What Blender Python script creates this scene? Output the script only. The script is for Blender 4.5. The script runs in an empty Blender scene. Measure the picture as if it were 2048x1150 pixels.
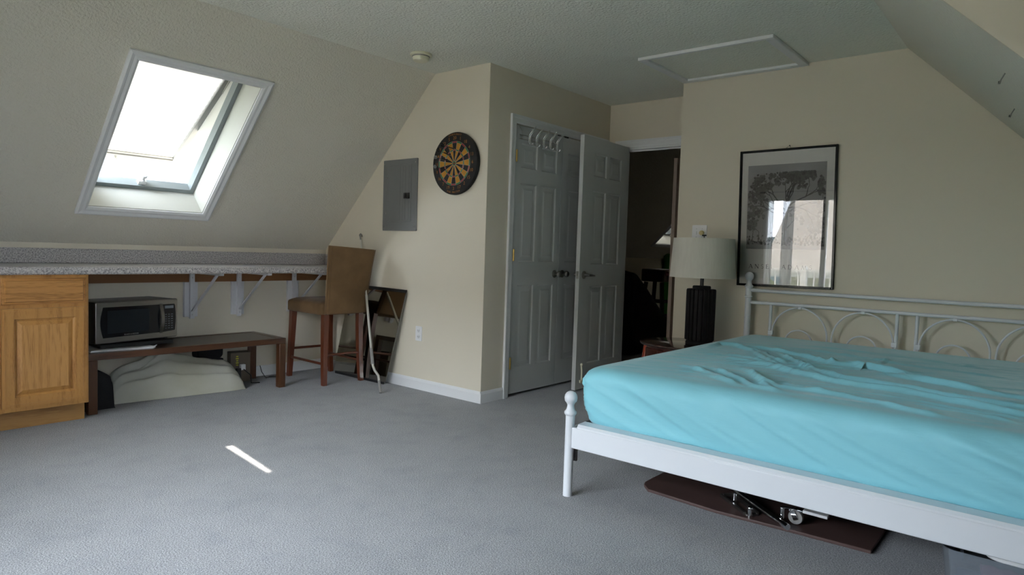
import bpy, math, random
from mathutils import Vector, Matrix, noise
from math import sin, cos, pi, radians as rad
random.seed(7)
sc = bpy.context.scene
col = sc.collection

# ---------------------------------------------------------------- camera, world, sun, exposure
CAMZ = 1.11
yaw, pit, rol = rad(39.598), rad(-3.141), rad(1.877)
cd = Vector((cos(yaw)*cos(pit), sin(yaw)*cos(pit), sin(pit)))
cr = Vector((sin(yaw), -cos(yaw), 0)); cu_ = cr.cross(cd)
r2 = cr*cos(rol)+cu_*sin(rol); u2 = -cr*sin(rol)+cu_*cos(rol)
cam = bpy.data.cameras.new('camera'); camo = bpy.data.objects.new('camera', cam); col.objects.link(camo)
camo.matrix_world = Matrix(((r2.x, u2.x, -cd.x, 0), (r2.y, u2.y, -cd.y, 0), (r2.z, u2.z, -cd.z, CAMZ), (0, 0, 0, 1)))
cam.sensor_width = 36; cam.lens = 36*1330.6/2048; cam.clip_start = .02; cam.clip_end = 500
sc.camera = camo

SKY_LOW, SKY_HIGH = .6, 10.5
w = bpy.data.worlds.new('sky'); sc.world = w; w.use_nodes = True
wt = w.node_tree; bg = wt.nodes['Background']; bg.inputs[0].default_value = (.66, .82, 1.0, 1)
# blue sky overhead, with brightness added on the window side to light the room
wtc = wt.nodes.new('ShaderNodeTexCoord'); dp = wt.nodes.new('ShaderNodeVectorMath'); dp.operation = 'DOT_PRODUCT'
dp.inputs[1].default_value = Vector((-.88, -.42, .05)).normalized()
wr = wt.nodes.new('ShaderNodeMapRange'); wr.inputs['From Min'].default_value = -.15; wr.inputs['From Max'].default_value = .75
wr.inputs['To Min'].default_value = SKY_LOW; wr.inputs['To Max'].default_value = SKY_HIGH; wr.interpolation_type = 'SMOOTHSTEP'
wt.links.new(wtc.outputs['Generated'], dp.inputs[0]); wt.links.new(dp.outputs['Value'], wr.inputs['Value']); wt.links.new(wr.outputs[0], bg.inputs[1])
wc = wt.nodes.new('ShaderNodeMixRGB'); wc.inputs[1].default_value = (.72, .85, 1.0, 1); wc.inputs[2].default_value = (.80, .89, 1.0, 1)
wf = wt.nodes.new('ShaderNodeMapRange'); wf.inputs['From Min'].default_value = -.15; wf.inputs['From Max'].default_value = .75
wt.links.new(dp.outputs['Value'], wf.inputs['Value']); wt.links.new(wf.outputs[0], wc.inputs[0]); wt.links.new(wc.outputs[0], bg.inputs[0])

sun = bpy.data.lights.new('sun', 'SUN'); suno = bpy.data.objects.new('sun', sun); col.objects.link(suno)
sun.energy = 8.5; sun.angle = rad(.6); sun.color = (1, .93, .82)
suno.rotation_euler = Vector((.31, 1.05, 1.0)).to_track_quat('Z', 'Y').to_euler()

sc.view_settings.view_transform = 'Standard'; sc.view_settings.look = 'None'
sc.view_settings.gamma = 1; sc.view_settings.exposure = 1.92; sc.view_settings.use_curve_mapping = False
sc.cycles.max_bounces = 12; sc.cycles.diffuse_bounces = 8; sc.cycles.transparent_max_bounces = 12
sc.cycles.caustics_reflective = False; sc.cycles.caustics_refractive = False
sc.cycles.sample_clamp_indirect = 6

def portal(loc, rot, sx, sy):
    l = bpy.data.lights.new('window_portal', 'AREA'); l.shape = 'RECTANGLE'; l.size = sx; l.size_y = sy
    l.cycles.is_portal = True
    o = bpy.data.objects.new('window_portal', l); col.objects.link(o); o.location = loc; o.rotation_euler = rot
portal((-.98, 2.3, 1.08), (0, rad(-90), 0), 1.95, 2.7)
portal((-.45, -1.58, 1.375), (rad(-90), 0, 0), .8, 1.35)
portal((1.94, 4.47, 1.74), (rad(-45), 0, 0), .8, 1.2)

# ---------------------------------------------------------------- materials
def nodes(name):
    m = bpy.data.materials.new(name); m.use_nodes = True
    nt = m.node_tree; return m, nt, nt.nodes['Principled BSDF']
def pbr(name, c, rough=.5, metal=0, spec=.5, var=0, vscale=5, bump=0, bscale=80, bdist=.002, coat=0, sheen=0, stretch=(1, 1, 1), c2=None, detail=4):
    m, nt, b = nodes(name); L = nt.links
    b.inputs['Base Color'].default_value = (*c, 1); b.inputs['Roughness'].default_value = rough
    b.inputs['Metallic'].default_value = metal; b.inputs['Specular IOR Level'].default_value = spec
    if coat: b.inputs['Coat Weight'].default_value = coat; b.inputs['Coat Roughness'].default_value = .08
    if sheen: b.inputs['Sheen Weight'].default_value = sheen; b.inputs['Sheen Roughness'].default_value = .4
    tc = nt.nodes.new('ShaderNodeTexCoord'); mp = nt.nodes.new('ShaderNodeMapping'); mp.inputs['Scale'].default_value = stretch
    L.new(tc.outputs['Object'], mp.inputs['Vector'])
    if var or c2:
        n = nt.nodes.new('ShaderNodeTexNoise'); n.inputs['Scale'].default_value = vscale; n.inputs['Detail'].default_value = detail
        L.new(mp.outputs[0], n.inputs['Vector'])
        r = nt.nodes.new('ShaderNodeValToRGB'); r.color_ramp.elements[0].position = .35; r.color_ramp.elements[1].position = .65
        a = c2 if c2 else tuple(x*(1-var) for x in c)
        r.color_ramp.elements[0].color = (*a, 1); r.color_ramp.elements[1].color = (*c, 1)
        L.new(n.outputs['Fac'], r.inputs['Fac']); L.new(r.outputs[0], b.inputs['Base Color'])
    if bump:
        n = nt.nodes.new('ShaderNodeTexNoise'); n.inputs['Scale'].default_value = bscale; n.inputs['Detail'].default_value = 3
        L.new(mp.outputs[0], n.inputs['Vector'])
        bp = nt.nodes.new('ShaderNodeBump'); bp.inputs['Strength'].default_value = bump; bp.inputs['Distance'].default_value = bdist
        L.new(n.outputs['Fac'], bp.inputs['Height']); L.new(bp.outputs[0], b.inputs['Normal'])
    return m
def wood(name, c1, c2, axis='z', scale=6, rough=.4, coat=0, cath=False):
    m, nt, b = nodes(name); L = nt.links
    tc = nt.nodes.new('ShaderNodeTexCoord'); mp = nt.nodes.new('ShaderNodeMapping')
    s = {'x': (.08, 1, 1), 'y': (1, .08, 1), 'z': (1, 1, .08)}[axis]
    mp.inputs['Scale'].default_value = s; L.new(tc.outputs['Object'], mp.inputs['Vector'])
    n = nt.nodes.new('ShaderNodeTexNoise'); n.inputs['Scale'].default_value = scale; n.inputs['Detail'].default_value = 6
    n.inputs['Distortion'].default_value = .6; L.new(mp.outputs[0], n.inputs['Vector'])
    mul = nt.nodes.new('ShaderNodeMath'); mul.operation = 'MULTIPLY'; mul.inputs[1].default_value = 9 if cath else 3
    L.new(n.outputs['Fac'], mul.inputs[0])
    fr = nt.nodes.new('ShaderNodeMath'); fr.operation = 'PINGPONG'; fr.inputs[1].default_value = .5; L.new(mul.outputs[0], fr.inputs[0])
    n2 = nt.nodes.new('ShaderNodeTexNoise'); n2.inputs['Scale'].default_value = scale*26; n2.inputs['Detail'].default_value = 2
    L.new(mp.outputs[0], n2.inputs['Vector'])
    ad = nt.nodes.new('ShaderNodeMath'); ad.operation = 'MULTIPLY_ADD'; ad.inputs[1].default_value = .8
    L.new(fr.outputs[0], ad.inputs[0]); 
    m2 = nt.nodes.new('ShaderNodeMath'); m2.operation = 'MULTIPLY'; m2.inputs[1].default_value = .9; L.new(n2.outputs['Fac'], m2.inputs[0]); L.new(m2.outputs[0], ad.inputs[2])
    r = nt.nodes.new('ShaderNodeValToRGB'); r.color_ramp.elements[0].position = .32; r.color_ramp.elements[1].position = .72
    r.color_ramp.elements[0].color = (*c2, 1); r.color_ramp.elements[1].color = (*c1, 1)
    L.new(ad.outputs[0], r.inputs['Fac']); L.new(r.outputs[0], b.inputs['Base Color'])
    b.inputs['Roughness'].default_value = rough
    if coat: b.inputs['Coat Weight'].default_value = coat; b.inputs['Coat Roughness'].default_value = .1
    return m
M = {}
M['wall'] = pbr('cream_paint', (.64, .59, .485), .75, bump=.35, bscale=55, bdist=.0015, spec=.2)
M['ceil'] = pbr('orange_peel_ceiling', (.74, .745, .67), .85, bump=1.0, bscale=65, bdist=.010, spec=.15)
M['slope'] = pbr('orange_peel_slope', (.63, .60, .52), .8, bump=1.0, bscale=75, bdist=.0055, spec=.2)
M['trim'] = pbr('white_trim', (.68, .69, .70), .4, spec=.4)
M['doorwhite'] = pbr('white_door_paint', (.54, .56, .56), .45, spec=.4)
M['beddark'] = pbr('black_metal', (.012, .012, .014), .45)
M['bedwhite'] = pbr('white_enamel', (.62, .64, .67), .32, spec=.5)
M['brass'] = pbr('brass', (.62, .42, .13), .3, metal=1)
M['nickel'] = pbr('satin_nickel', (.36, .35, .33), .28, metal=1)
M['chrome'] = pbr('chrome', (.75, .76, .78), .12, metal=1)
M['steel'] = pbr('brushed_steel', (.27, .262, .25), .33, metal=1, var=.15, vscale=8, stretch=(1, 1, 60))
M['alu'] = pbr('grey_aluminium', (.21, .235, .245), .6, spec=.3); M['shaft'] = pbr('skylight_shaft_paint', (.50, .50, .46), .5, spec=.3)
M['alupole'] = pbr('dull_aluminium', (.62, .60, .54), .4, metal=.7)
M['rubber'] = pbr('grey_rubber', (.22, .21, .20), .6)
M['black'] = pbr('black_plastic', (.012, .012, .013), .35)
M['blackgloss'] = pbr('black_gloss', (.006, .007, .009), .10, spec=.3)
M['blackcloth'] = pbr('black_cloth', (.012, .012, .014), .95, var=.4, vscale=6)
M['lampwood'] = wood('black_ribbed_wood', (.013, .011, .011), (.005, .0045, .0045), 'z', 8, .62)
M['cherry'] = wood('cherry_wood', (.16, .022, .008), (.07, .010, .005), 'x', 7, .25, coat=.5)
M['cherryleg'] = wood('cherry_leg', (.30, .040, .012), (.15, .018, .006), 'z', 7, .25, coat=.5)
M['cherrydark'] = wood('dark_cherry_drawer', (.055, .011, .006), (.025, .006, .004), 'y', 7, .25, coat=.4)
M['cherrytop'] = wood('dark_cherry_top', (.035, .014, .010), (.016, .008, .006), 'x', 5, .10, coat=.9)
M['walnut'] = wood('walnut_bench', (.080, .031, .013), (.032, .012, .006), 'x', 9, .28, coat=.3)
M['walnutleg'] = wood('walnut_leg', (.080, .031, .012), (.034, .013, .006), 'z', 9, .35)
M['bencht'] = pbr('dark_bench_top', (.050, .033, .026), .3, var=.3, vscale=3, stretch=(.3, 1, 1))
M['stoolwood'] = wood('reddish_stool_wood', (.120, .030, .012), (.055, .014, .006), 'z', 9, .3, coat=.3)
M['suede'] = pbr('tan_suede', (.195, .118, .058), .92, var=.25, vscale=7, sheen=.12, spec=.1, bump=.2, bscale=300, bdist=.0005)
M['suededark'] = pbr('suede_seam', (.14, .08, .035), .9)
M['oakv'] = wood('oak_vertical', (.46, .225, .062), (.28, .115, .026), 'z', 16, .38, coat=.15)
M['oakh'] = wood('oak_horizontal', (.45, .21, .057), (.24, .098, .022), 'x', 9, .38, coat=.15, cath=True)
M['oakp'] = wood('oak_panel', (.52, .26, .080), (.36, .165, .042), 'z', 7, .38, coat=.15, cath=True)
M['oakkick'] = wood('oak_toe_kick', (.36, .19, .06), (.26, .12, .035), 'x', 6, .5)
M['cleat'] = wood('brown_cleat', (.25, .11, .04), (.15, .06, .022), 'x', 5, .5)
M['bracket'] = pbr('white_bracket', (.62, .62, .64), .45)
M['shade'] = pbr('linen_shade', (.60, .58, .51), .9, bump=.4, bscale=260, bdist=.001, stretch=(1, 1, .15), var=.06, vscale=60)
M['panelgrey'] = pbr('grey_enamel', (.165, .17, .168), .45)
M['plastic_cream'] = pbr('cream_plastic', (.72, .70, .54), .5)
M['plastic_white'] = pbr('white_plastic', (.72, .72, .73), .4)
M['knobcream'] = pbr('aged_cream_plastic', (.60, .50, .24), .4)
M['bag'] = pbr('off_white_canvas', (.45, .445, .385), .85, c2=(.36, .345, .26), vscale=2.2, bump=.3, bscale=9, bdist=.012)
M['board'] = pbr('brown_board', (.085, .048, .042), .45, var=.25, vscale=4)
M['cardboard'] = pbr('cardboard', (.14, .115, .085), .85)
M['yellow'] = pbr('yellow_ink', (.65, .62, .05), .7)
M['green'] = pbr('green_cloth', (.02, .16, .02), .8)
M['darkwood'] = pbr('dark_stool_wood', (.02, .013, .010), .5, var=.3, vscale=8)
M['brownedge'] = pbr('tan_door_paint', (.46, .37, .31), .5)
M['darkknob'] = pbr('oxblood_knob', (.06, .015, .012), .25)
M['shingle'] = pbr('grey_shingle', (.52, .47, .42), .9, var=.3, vscale=20, bump=.6, bscale=14, bdist=.03, stretch=(1, 3, 1))
M['siding'] = pbr('beige_siding', (.68, .62, .52), .7)
M['winglass'] = pbr('dark_window', (.03, .04, .05), .1); M['screen'] = pbr('oven_screen', (.012, .016, .020), .35, spec=.2)
M['leaf'] = pbr('foliage', (.20, .27, .05), .8, var=.5, vscale=4)
M['hill'] = pbr('hazed_hill', (.22, .33, .45), .9, var=.3, vscale=.05)  # blue distance haze is put into the hill colour
M['grass'] = pbr('lawn', (.16, .22, .09), .9, var=.3, vscale=1)
M['deck'] = pbr('deck_boards', (.70, .66, .60), .7, var=.3, vscale=4, stretch=(6, .5, 1))
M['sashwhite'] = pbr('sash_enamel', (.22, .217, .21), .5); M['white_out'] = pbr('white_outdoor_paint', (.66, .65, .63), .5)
M['dartyel'] = pbr('sisal_ochre', (.46, .215, .022), .85, var=.15, vscale=60)
M['dartblk'] = pbr('sisal_black', (.014, .013, .012), .85)
M['dartred'] = pbr('sisal_red', (.32, .02, .03), .8)
M['dartgrn'] = pbr('sisal_green', (.012, .16, .05), .8)
M['wire'] = pbr('board_wire', (.45, .43, .38), .4, metal=.8)
M['numcol'] = pbr('ochre_print', (.33, .13, .03), .7)
M['micdark'] = pbr('microwave_shell', (.018, .018, .017), .35)
M['label'] = pbr('grey_lettering', (.25, .25, .24), .5)
M['keytxt'] = pbr('keypad_print', (.13, .15, .17), .5)
M['pinkcl'] = pbr('pink_cloth', (.30, .06, .10), .9)
M['navycl'] = pbr('navy_cloth', (.02, .025, .05), .9)
M['olivecl'] = pbr('olive_cloth', (.22, .24, .03), .9)
M['ink'] = pbr('poster_ink', (.03, .03, .03), .7)

M['lampwood'].node_tree.nodes['Principled BSDF'].inputs['Specular IOR Level'].default_value = .15
def carpet():
    m, nt, b = nodes('grey_cut_pile_carpet'); L = nt.links
    tc = nt.nodes.new('ShaderNodeTexCoord')
    def nz(s, d=3, rough=.5):
        n = nt.nodes.new('ShaderNodeTexNoise'); n.inputs['Scale'].default_value = s; n.inputs['Detail'].default_value = d
        n.inputs['Roughness'].default_value = rough
        L.new(tc.outputs['Object'], n.inputs['Vector']); return n
    def ramp(n, p0, c0, p1, c1):
        r = nt.nodes.new('ShaderNodeValToRGB'); r.color_ramp.elements[0].position = p0; r.color_ramp.elements[1].position = p1
        r.color_ramp.elements[0].color = (*c0, 1); r.color_ramp.elements[1].color = (*c1, 1); L.new(n.outputs['Fac'], r.inputs['Fac']); return r
    a = ramp(nz(190, 2, .7), .36, (.150, .155, .165), .64, (.40, .40, .405))
    s = ramp(nz(2.1, 5, .6), .34, (.60, .62, .66), .52, (1, 1, 1))
    s2 = ramp(nz(7, 4, .6), .30, (.78, .80, .84), .5, (1, 1, 1))
    mx = nt.nodes.new('ShaderNodeMixRGB'); mx.blend_type = 'MULTIPLY'; mx.inputs[0].default_value = .28
    L.new(a.outputs[0], mx.inputs[1]); L.new(s.outputs[0], mx.inputs[2])
    mx2 = nt.nodes.new('ShaderNodeMixRGB'); mx2.blend_type = 'MULTIPLY'; mx2.inputs[0].default_value = .5
    L.new(mx.outputs[0], mx2.inputs[1]); L.new(s2.outputs[0], mx2.inputs[2]); L.new(mx2.outputs[0], b.inputs['Base Color'])
    b.inputs['Roughness'].default_value = 1; b.inputs['Specular IOR Level'].default_value = .05
    b.inputs['Sheen Weight'].default_value = .15
    bp = nt.nodes.new('ShaderNodeBump'); bp.inputs['Strength'].default_value = .8; bp.inputs['Distance'].default_value = .004
    L.new(nz(150, 2).outputs['Fac'], bp.inputs['Height']); L.new(bp.outputs[0], b.inputs['Normal'])
    return m
M['carpet'] = carpet()
def granite():
    m, nt, b = nodes('speckled_laminate'); L = nt.links
    tc = nt.nodes.new('ShaderNodeTexCoord')
    n = nt.nodes.new('ShaderNodeTexNoise'); n.inputs['Scale'].default_value = 130; n.inputs['Detail'].default_value = 3; n.inputs['Roughness'].default_value = .7
    L.new(tc.outputs['Object'], n.inputs['Vector'])
    r = nt.nodes.new('ShaderNodeValToRGB'); e = r.color_ramp.elements
    e[0].position = .36; e[0].color = (.14, .13, .135, 1); e[1].position = .62; e[1].color = (.56, .53, .51, 1)
    k = e.new(.47); k.color = (.34, .32, .32, 1)
    L.new(n.outputs['Fac'], r.inputs['Fac']); L.new(r.outputs[0], b.inputs['Base Color'])
    b.inputs['Roughness'].default_value = .28
    return m
M['granite'] = granite()
def sheetmat():
    m, nt, b = nodes('turquoise_sheet'); L = nt.links
    b.inputs['Base Color'].default_value = (.235, .56, .64, 1); b.inputs['Roughness'].default_value = .62
    b.inputs['Specular IOR Level'].default_value = .35
    b.inputs['Sheen Weight'].default_value = .3; b.inputs['Sheen Roughness'].default_value = .35
    tc = nt.nodes.new('ShaderNodeTexCoord'); mp = nt.nodes.new('ShaderNodeMapping'); mp.inputs['Scale'].default_value = (1.0, .28, 1)
    mp.inputs['Rotation'].default_value = (0, 0, rad(-12))
    L.new(tc.outputs['Object'], mp.inputs['Vector'])
    n = nt.nodes.new('ShaderNodeTexNoise'); n.inputs['Scale'].default_value = 22; n.inputs['Detail'].default_value = 4; n.inputs['Distortion'].default_value = .7
    L.new(mp.outputs[0], n.inputs['Vector'])
    bp = nt.nodes.new('ShaderNodeBump'); bp.inputs['Strength'].default_value = .35; bp.inputs['Distance'].default_value = .008
    L.new(n.outputs['Fac'], bp.inputs['Height']); L.new(bp.outputs[0], b.inputs['Normal'])
    return m
M['sheet'] = sheetmat()
def glass(name, tint=(1, 1, 1), ior=1.5, rough=0.0, haze=0):
    m = bpy.data.materials.new(name); m.use_nodes = True; nt = m.node_tree; nt.nodes.clear(); L = nt.links
    o = nt.nodes.new('ShaderNodeOutputMaterial'); mx = nt.nodes.new('ShaderNodeMixShader'); f = nt.nodes.new('ShaderNodeFresnel')
    t = nt.nodes.new('ShaderNodeBsdfTransparent'); g = nt.nodes.new('ShaderNodeBsdfGlossy')
    f.inputs[0].default_value = ior; t.inputs[0].default_value = (*tint, 1); g.inputs['Roughness'].default_value = rough
    L.new(f.outputs[0], mx.inputs[0]); L.new(g.outputs[0], mx.inputs[2])
    if haze:
        d = nt.nodes.new('ShaderNodeBsdfDiffuse'); d.inputs[0].default_value = (.5, .55, .6, 1)
        m2 = nt.nodes.new('ShaderNodeMixShader'); m2.inputs[0].default_value = haze
        L.new(t.outputs[0], m2.inputs[1]); L.new(d.outputs[0], m2.inputs[2]); L.new(m2.outputs[0], mx.inputs[1])
    else: L.new(t.outputs[0], mx.inputs[1])
    L.new(mx.outputs[0], o.inputs[0]); return m
M['glass'] = glass('clear_glass')
M['coverglass'] = glass('picture_glass', (1, 1, 1), 1.72)
M['clearplastic'] = glass('clear_storage_plastic', (.78, .82, .88), 1.4, .12, .22)
def cloth_trans(name, c, tr, op=0):
    m = bpy.data.materials.new(name); m.use_nodes = True; nt = m.node_tree; nt.nodes.clear(); L = nt.links
    o = nt.nodes.new('ShaderNodeOutputMaterial'); mx = nt.nodes.new('ShaderNodeMixShader')
    t = nt.nodes.new('ShaderNodeBsdfTranslucent'); d = nt.nodes.new('ShaderNodeBsdfDiffuse')
    t.inputs[0].default_value = (*c, 1); d.inputs[0].default_value = (*c, 1); mx.inputs[0].default_value = tr
    L.new(d.outputs[0], mx.inputs[1]); L.new(t.outputs[0], mx.inputs[2])
    if op:
        x = nt.nodes.new('ShaderNodeBsdfTransparent'); m2 = nt.nodes.new('ShaderNodeMixShader'); m2.inputs[0].default_value = op
        L.new(mx.outputs[0], m2.inputs[1]); L.new(x.outputs[0], m2.inputs[2]); L.new(m2.outputs[0], o.inputs[0])
    else: L.new(mx.outputs[0], o.inputs[0])
    return m
M['blind'] = cloth_trans('translucent_blind', (.85, .84, .78), .105)
M['blinddark'] = cloth_trans('dim_blind', (.80, .81, .80), .26)
M['curtain'] = cloth_trans('grey_sheer_curtain', (.62, .62, .60), .3, .15)
def mirrormat():
    m, nt, b = nodes('smoky_mirror'); b.inputs['Base Color'].default_value = (.42, .40, .35, 1); b.inputs['Metallic'].default_value = 1
    b.inputs['Roughness'].default_value = .02; return m
M['mirror'] = mirrormat()

# ---------------------------------------------------------------- mesh builder
WM = {}
def wm(o): return WM.get(o.name, Matrix.Identity(4))
class MB:
    def __init__(s): s.v = []; s.f = []; s.m = []
    def add(s, vs, fs, mi=0, T=None):
        k = len(s.v)
        s.v += [tuple(T @ Vector(p)) if T else tuple(p) for p in vs]
        s.f += [tuple(i+k for i in f) for f in fs]; s.m += [mi]*len(fs); return s
    def hexa(s, p, mi=0, T=None):   # p: 4 bottom ccw + 4 top
        return s.add(p, [(3, 2, 1, 0), (4, 5, 6, 7), (0, 1, 5, 4), (1, 2, 6, 5), (2, 3, 7, 6), (3, 0, 4, 7)], mi, T)
    def box(s, x0, x1, y0, y1, z0, z1, mi=0, T=None):
        return s.hexa([(x0, y0, z0), (x1, y0, z0), (x1, y1, z0), (x0, y1, z0), (x0, y0, z1), (x1, y0, z1), (x1, y1, z1), (x0, y1, z1)], mi, T)
    def prism(s, poly, h, T=None, mi=0):   # poly in xy, extruded along z
        n = len(poly); vs = [(x, y, 0) for x, y in poly]+[(x, y, h) for x, y in poly]
        fs = [tuple(reversed(range(n))), tuple(range(n, 2*n))]+[(i, (i+1) % n, n+(i+1) % n, n+i) for i in range(n)]
        return s.add(vs, fs, mi, T)
    def lathe(s, prof, c=(0, 0, 0), n=32, mi=0, T=None, cap=True, sy=1):   # prof [(r,z)]
        vs = [(c[0]+r*cos(2*pi*i/n), c[1]+sy*r*sin(2*pi*i/n), c[2]+z) for r, z in prof for i in range(n)]
        fs = [(j*n+i, j*n+(i+1) % n, (j+1)*n+(i+1) % n, (j+1)*n+i) for j in range(len(prof)-1) for i in range(n)]
        if cap: fs += [tuple(reversed(range(n))), tuple(range((len(prof)-1)*n, len(prof)*n))]
        return s.add(vs, fs, mi, T)
    def tube(s, pts, r, n=10, mi=0, T=None, closed=False, rr=None):
        P = [Vector(p) for p in pts]; N = len(P); vs = []; prev = None
        for i in range(N):
            a = P[(i-1) % N] if (closed or i > 0) else P[i]; b = P[(i+1) % N] if (closed or i < N-1) else P[i]
            d = (b-a).normalized()
            if prev is None: u = d.orthogonal().normalized()
            else: u = (prev-d*prev.dot(d)); u = u.normalized() if u.length > 1e-6 else d.orthogonal().normalized()
            prev = u; q = d.cross(u); ra = rr[i] if rr else r
            vs += [tuple(P[i]+(u*cos(2*pi*k/n)+q*sin(2*pi*k/n))*ra) for k in range(n)]
        R = N if closed else N-1
        fs = [(i*n+k, i*n+(k+1) % n, ((i+1) % N)*n+(k+1) % n, ((i+1) % N)*n+k) for i in range(R) for k in range(n)]
        if not closed: fs += [tuple(reversed(range(n))), tuple(range((N-1)*n, N*n))]
        return s.add(vs, fs, mi, T)
    def bar(s, a, b, wx, wy, up=(0, 0, 1), mi=0, wx2=None, wy2=None):  # rectangular bar a->b
        a, b = Vector(a), Vector(b); d = (b-a).normalized(); x = d.cross(Vector(up))
        if x.length < 1e-5: x = Vector((1, 0, 0))
        x.normalize(); y = x.cross(d); ps = []
        for c, hx, hy in ((a, wx/2, wy/2), (b, (wx2 or wx)/2, (wy2 or wy)/2)):
            ps += [tuple(c-x*hx-y*hy), tuple(c+x*hx-y*hy), tuple(c+x*hx+y*hy), tuple(c-x*hx+y*hy)]
        return s.hexa(ps, mi)
    def sphere(s, c, r, n=16, mi=0, sz=1, T=None):
        prof = [(max(1e-4, r*sin(pi*j/n)), -r*sz*cos(pi*j/n)) for j in range(n+1)]
        return s.lathe(prof, c, n*2, mi, T)
    def build(s, name, mats, parent=None, smooth=None, bevel=0, seg=2, local=False):
        me = bpy.data.meshes.new(name)
        vs = s.v
        if parent is not None and not local:
            I = wm(parent).inverted(); vs = [tuple(I @ Vector(p)) for p in vs]
        me.from_pydata(vs, [], s.f); me.validate()
        if isinstance(mats, str): mats = [mats]
        for k in mats: me.materials.append(M[k])
        if len(mats) > 1 and len(me.polygons) == len(s.m): me.polygons.foreach_set('material_index', s.m)
        import bmesh
        b = bmesh.new(); b.from_mesh(me); bmesh.ops.recalc_face_normals(b, faces=b.faces); b.to_mesh(me); b.free()
        if smooth:
            me.shade_smooth(); me.set_sharp_from_angle(angle=rad(smooth))
        o = bpy.data.objects.new(name, me); col.objects.link(o)
        if parent is not None:
            o.parent = parent; WM[o.name] = wm(parent)
        if bevel:
            bm_ = o.modifiers.new('bevel', 'BEVEL'); bm_.width = bevel; bm_.segments = seg; bm_.limit_method = 'ANGLE'; bm_.angle_limit = rad(35)
            if not smooth: me.shade_smooth(); me.set_sharp_from_angle(angle=rad(30))
        return o
def tag(o, label=None, cat=None, group=None, kind=None):
    if label: o['label'] = label
    if cat: o['category'] = cat
    if group: o['group'] = group
    if kind: o['kind'] = kind
    return o
def thing(name, label, cat, loc=(0, 0, 0), rz=0, group=None, kind=None):
    o = bpy.data.objects.new(name, None); col.objects.link(o); o.empty_display_size = .1
    o.location = loc; o.rotation_euler = (0, 0, rz); WM[o.name] = Matrix.Translation(loc) @ Matrix.Rotation(rz, 4, 'Z')
    return tag(o, label, cat, group, kind)
def struct(o, label, cat): return tag(o, label, cat, None, 'structure')
def text_geo(txt, size, ext=.0):
    cu = bpy.data.curves.new('t', 'FONT'); cu.body = txt; cu.size = size; cu.extrude = ext; cu.align_x = 'CENTER'; cu.align_y = 'CENTER'; cu.resolution_u = 2
    o = bpy.data.objects.new('t', cu); col.objects.link(o); dg = bpy.context.evaluated_depsgraph_get(); dg.update()
    me = bpy.data.meshes.new_from_object(o.evaluated_get(dg)); vs = [tuple(v.co) for v in me.vertices]; fs = [tuple(p.vertices) for p in me.polygons]
    bpy.data.objects.remove(o); bpy.data.curves.remove(cu); bpy.data.meshes.remove(me); return vs, fs
def frame_T(o, x, y, z):   # matrix with given origin and axes
    o, x, y, z = map(Vector, (o, x, y, z))
    return Matrix(((x.x, y.x, z.x, o.x), (x.y, y.y, z.y, o.y), (x.z, y.z, z.z, o.z), (0, 0, 0, 1)))

# ---------------------------------------------------------------- room constants
ZC = 2.43; YK = 5.12; XD = 3.545; YC = 3.195; XE = 5.163; XH = 4.721; XEND = 12.0; XB = -1.0
YR = .817; YKR = -.52; XCH = 2.57; YDM = -1.6
def zl(y): return 6.185-y          # left slope
def zr(y): return ZC-(YR-y)        # right slope

# ---------------------------------------------------------------- setting
struct(MB().box(XB-.2, XEND, YDM-.2, YK+.1, -.2, 0).build('floor', 'carpet'), 'grey cut pile carpet covering the attic floor', 'carpet floor')
# left slope with two skylight openings
SKX0, SKX1, SKY0, SKY1 = 1.565, 2.31, 4.07, 4.873
TH = .20; nrm = Vector((0, 1, 1)).normalized(); dwn = Vector((0, 1, -1)).normalized()
def sl(x, y, d=0): return tuple(Vector((x, y, zl(y)))+nrm*d)
def slab(mb, x0, x1, ya, yb, d0=0, d1=TH, f=sl):
    return mb.hexa([f(x0, ya, d0), f(x1, ya, d0), f(x1, yb, d0), f(x0, yb, d0), f(x0, ya, d1), f(x1, ya, d1), f(x1, yb, d1), f(x0, yb, d1)])
yt = zl(0)-ZC
HX0, HX1 = 9.33, 10.08; HY0, HY1 = 4.07, 4.883
b = MB()
slab(b, XB, SKX0, yt, YK+.05); slab(b, SKX0, SKX1, yt, SKY0); slab(b, SKX0, SKX1, SKY1, YK+.05)
slab(b, SKX1, HX0, yt, YK+.05); slab(b, HX0, HX1, yt, HY0); slab(b, HX0, HX1, HY1, YK+.05); slab(b, HX1, XEND, yt, YK+.05)
struct(b.build('ceiling_left', 'slope'), 'textured sloping ceiling over the counter with the skylight', 'sloped ceiling')
b = MB().box(XB-.2, XEND, YR, yt, ZC, ZC+.15)
b.box(XB-.2, XCH, YDM-.1, YR, ZC, ZC+.15)
struct(b.build('ceiling', 'ceil'), 'flat textured ceiling with the attic hatch', 'ceiling')
b = MB()
b.hexa([(XCH+.0205, YKR-.05, zr(YKR-.05)), (XEND, YKR-.05, zr(YKR-.05)), (XEND, YR, ZC), (XCH+.0205, YR, ZC), (XCH+.0205, YKR-.16, zr(YKR-.16)+.16), (XEND, YKR-.16, zr(YKR-.16)+.16), (XEND, YR-.02, ZC+.15), (XCH+.0205, YR-.02, ZC+.15)])
struct(b.build('ceiling_right', 'slope'), 'textured sloping ceiling above the bed at the right', 'sloped ceiling')
# knee walls
struct(MB().box(XB, XEND, YK, YK+.1, 0, zl(YK)+.06).build('wall_left', 'wall'), 'low cream wall behind the counter under the slope', 'wall')
struct(MB().box(XCH, XEND, YKR-.1, YKR, 0, zr(YKR)+.05).build('wall_right', 'wall'), 'low cream wall beyond the bed under the right slope', 'wall')
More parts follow.
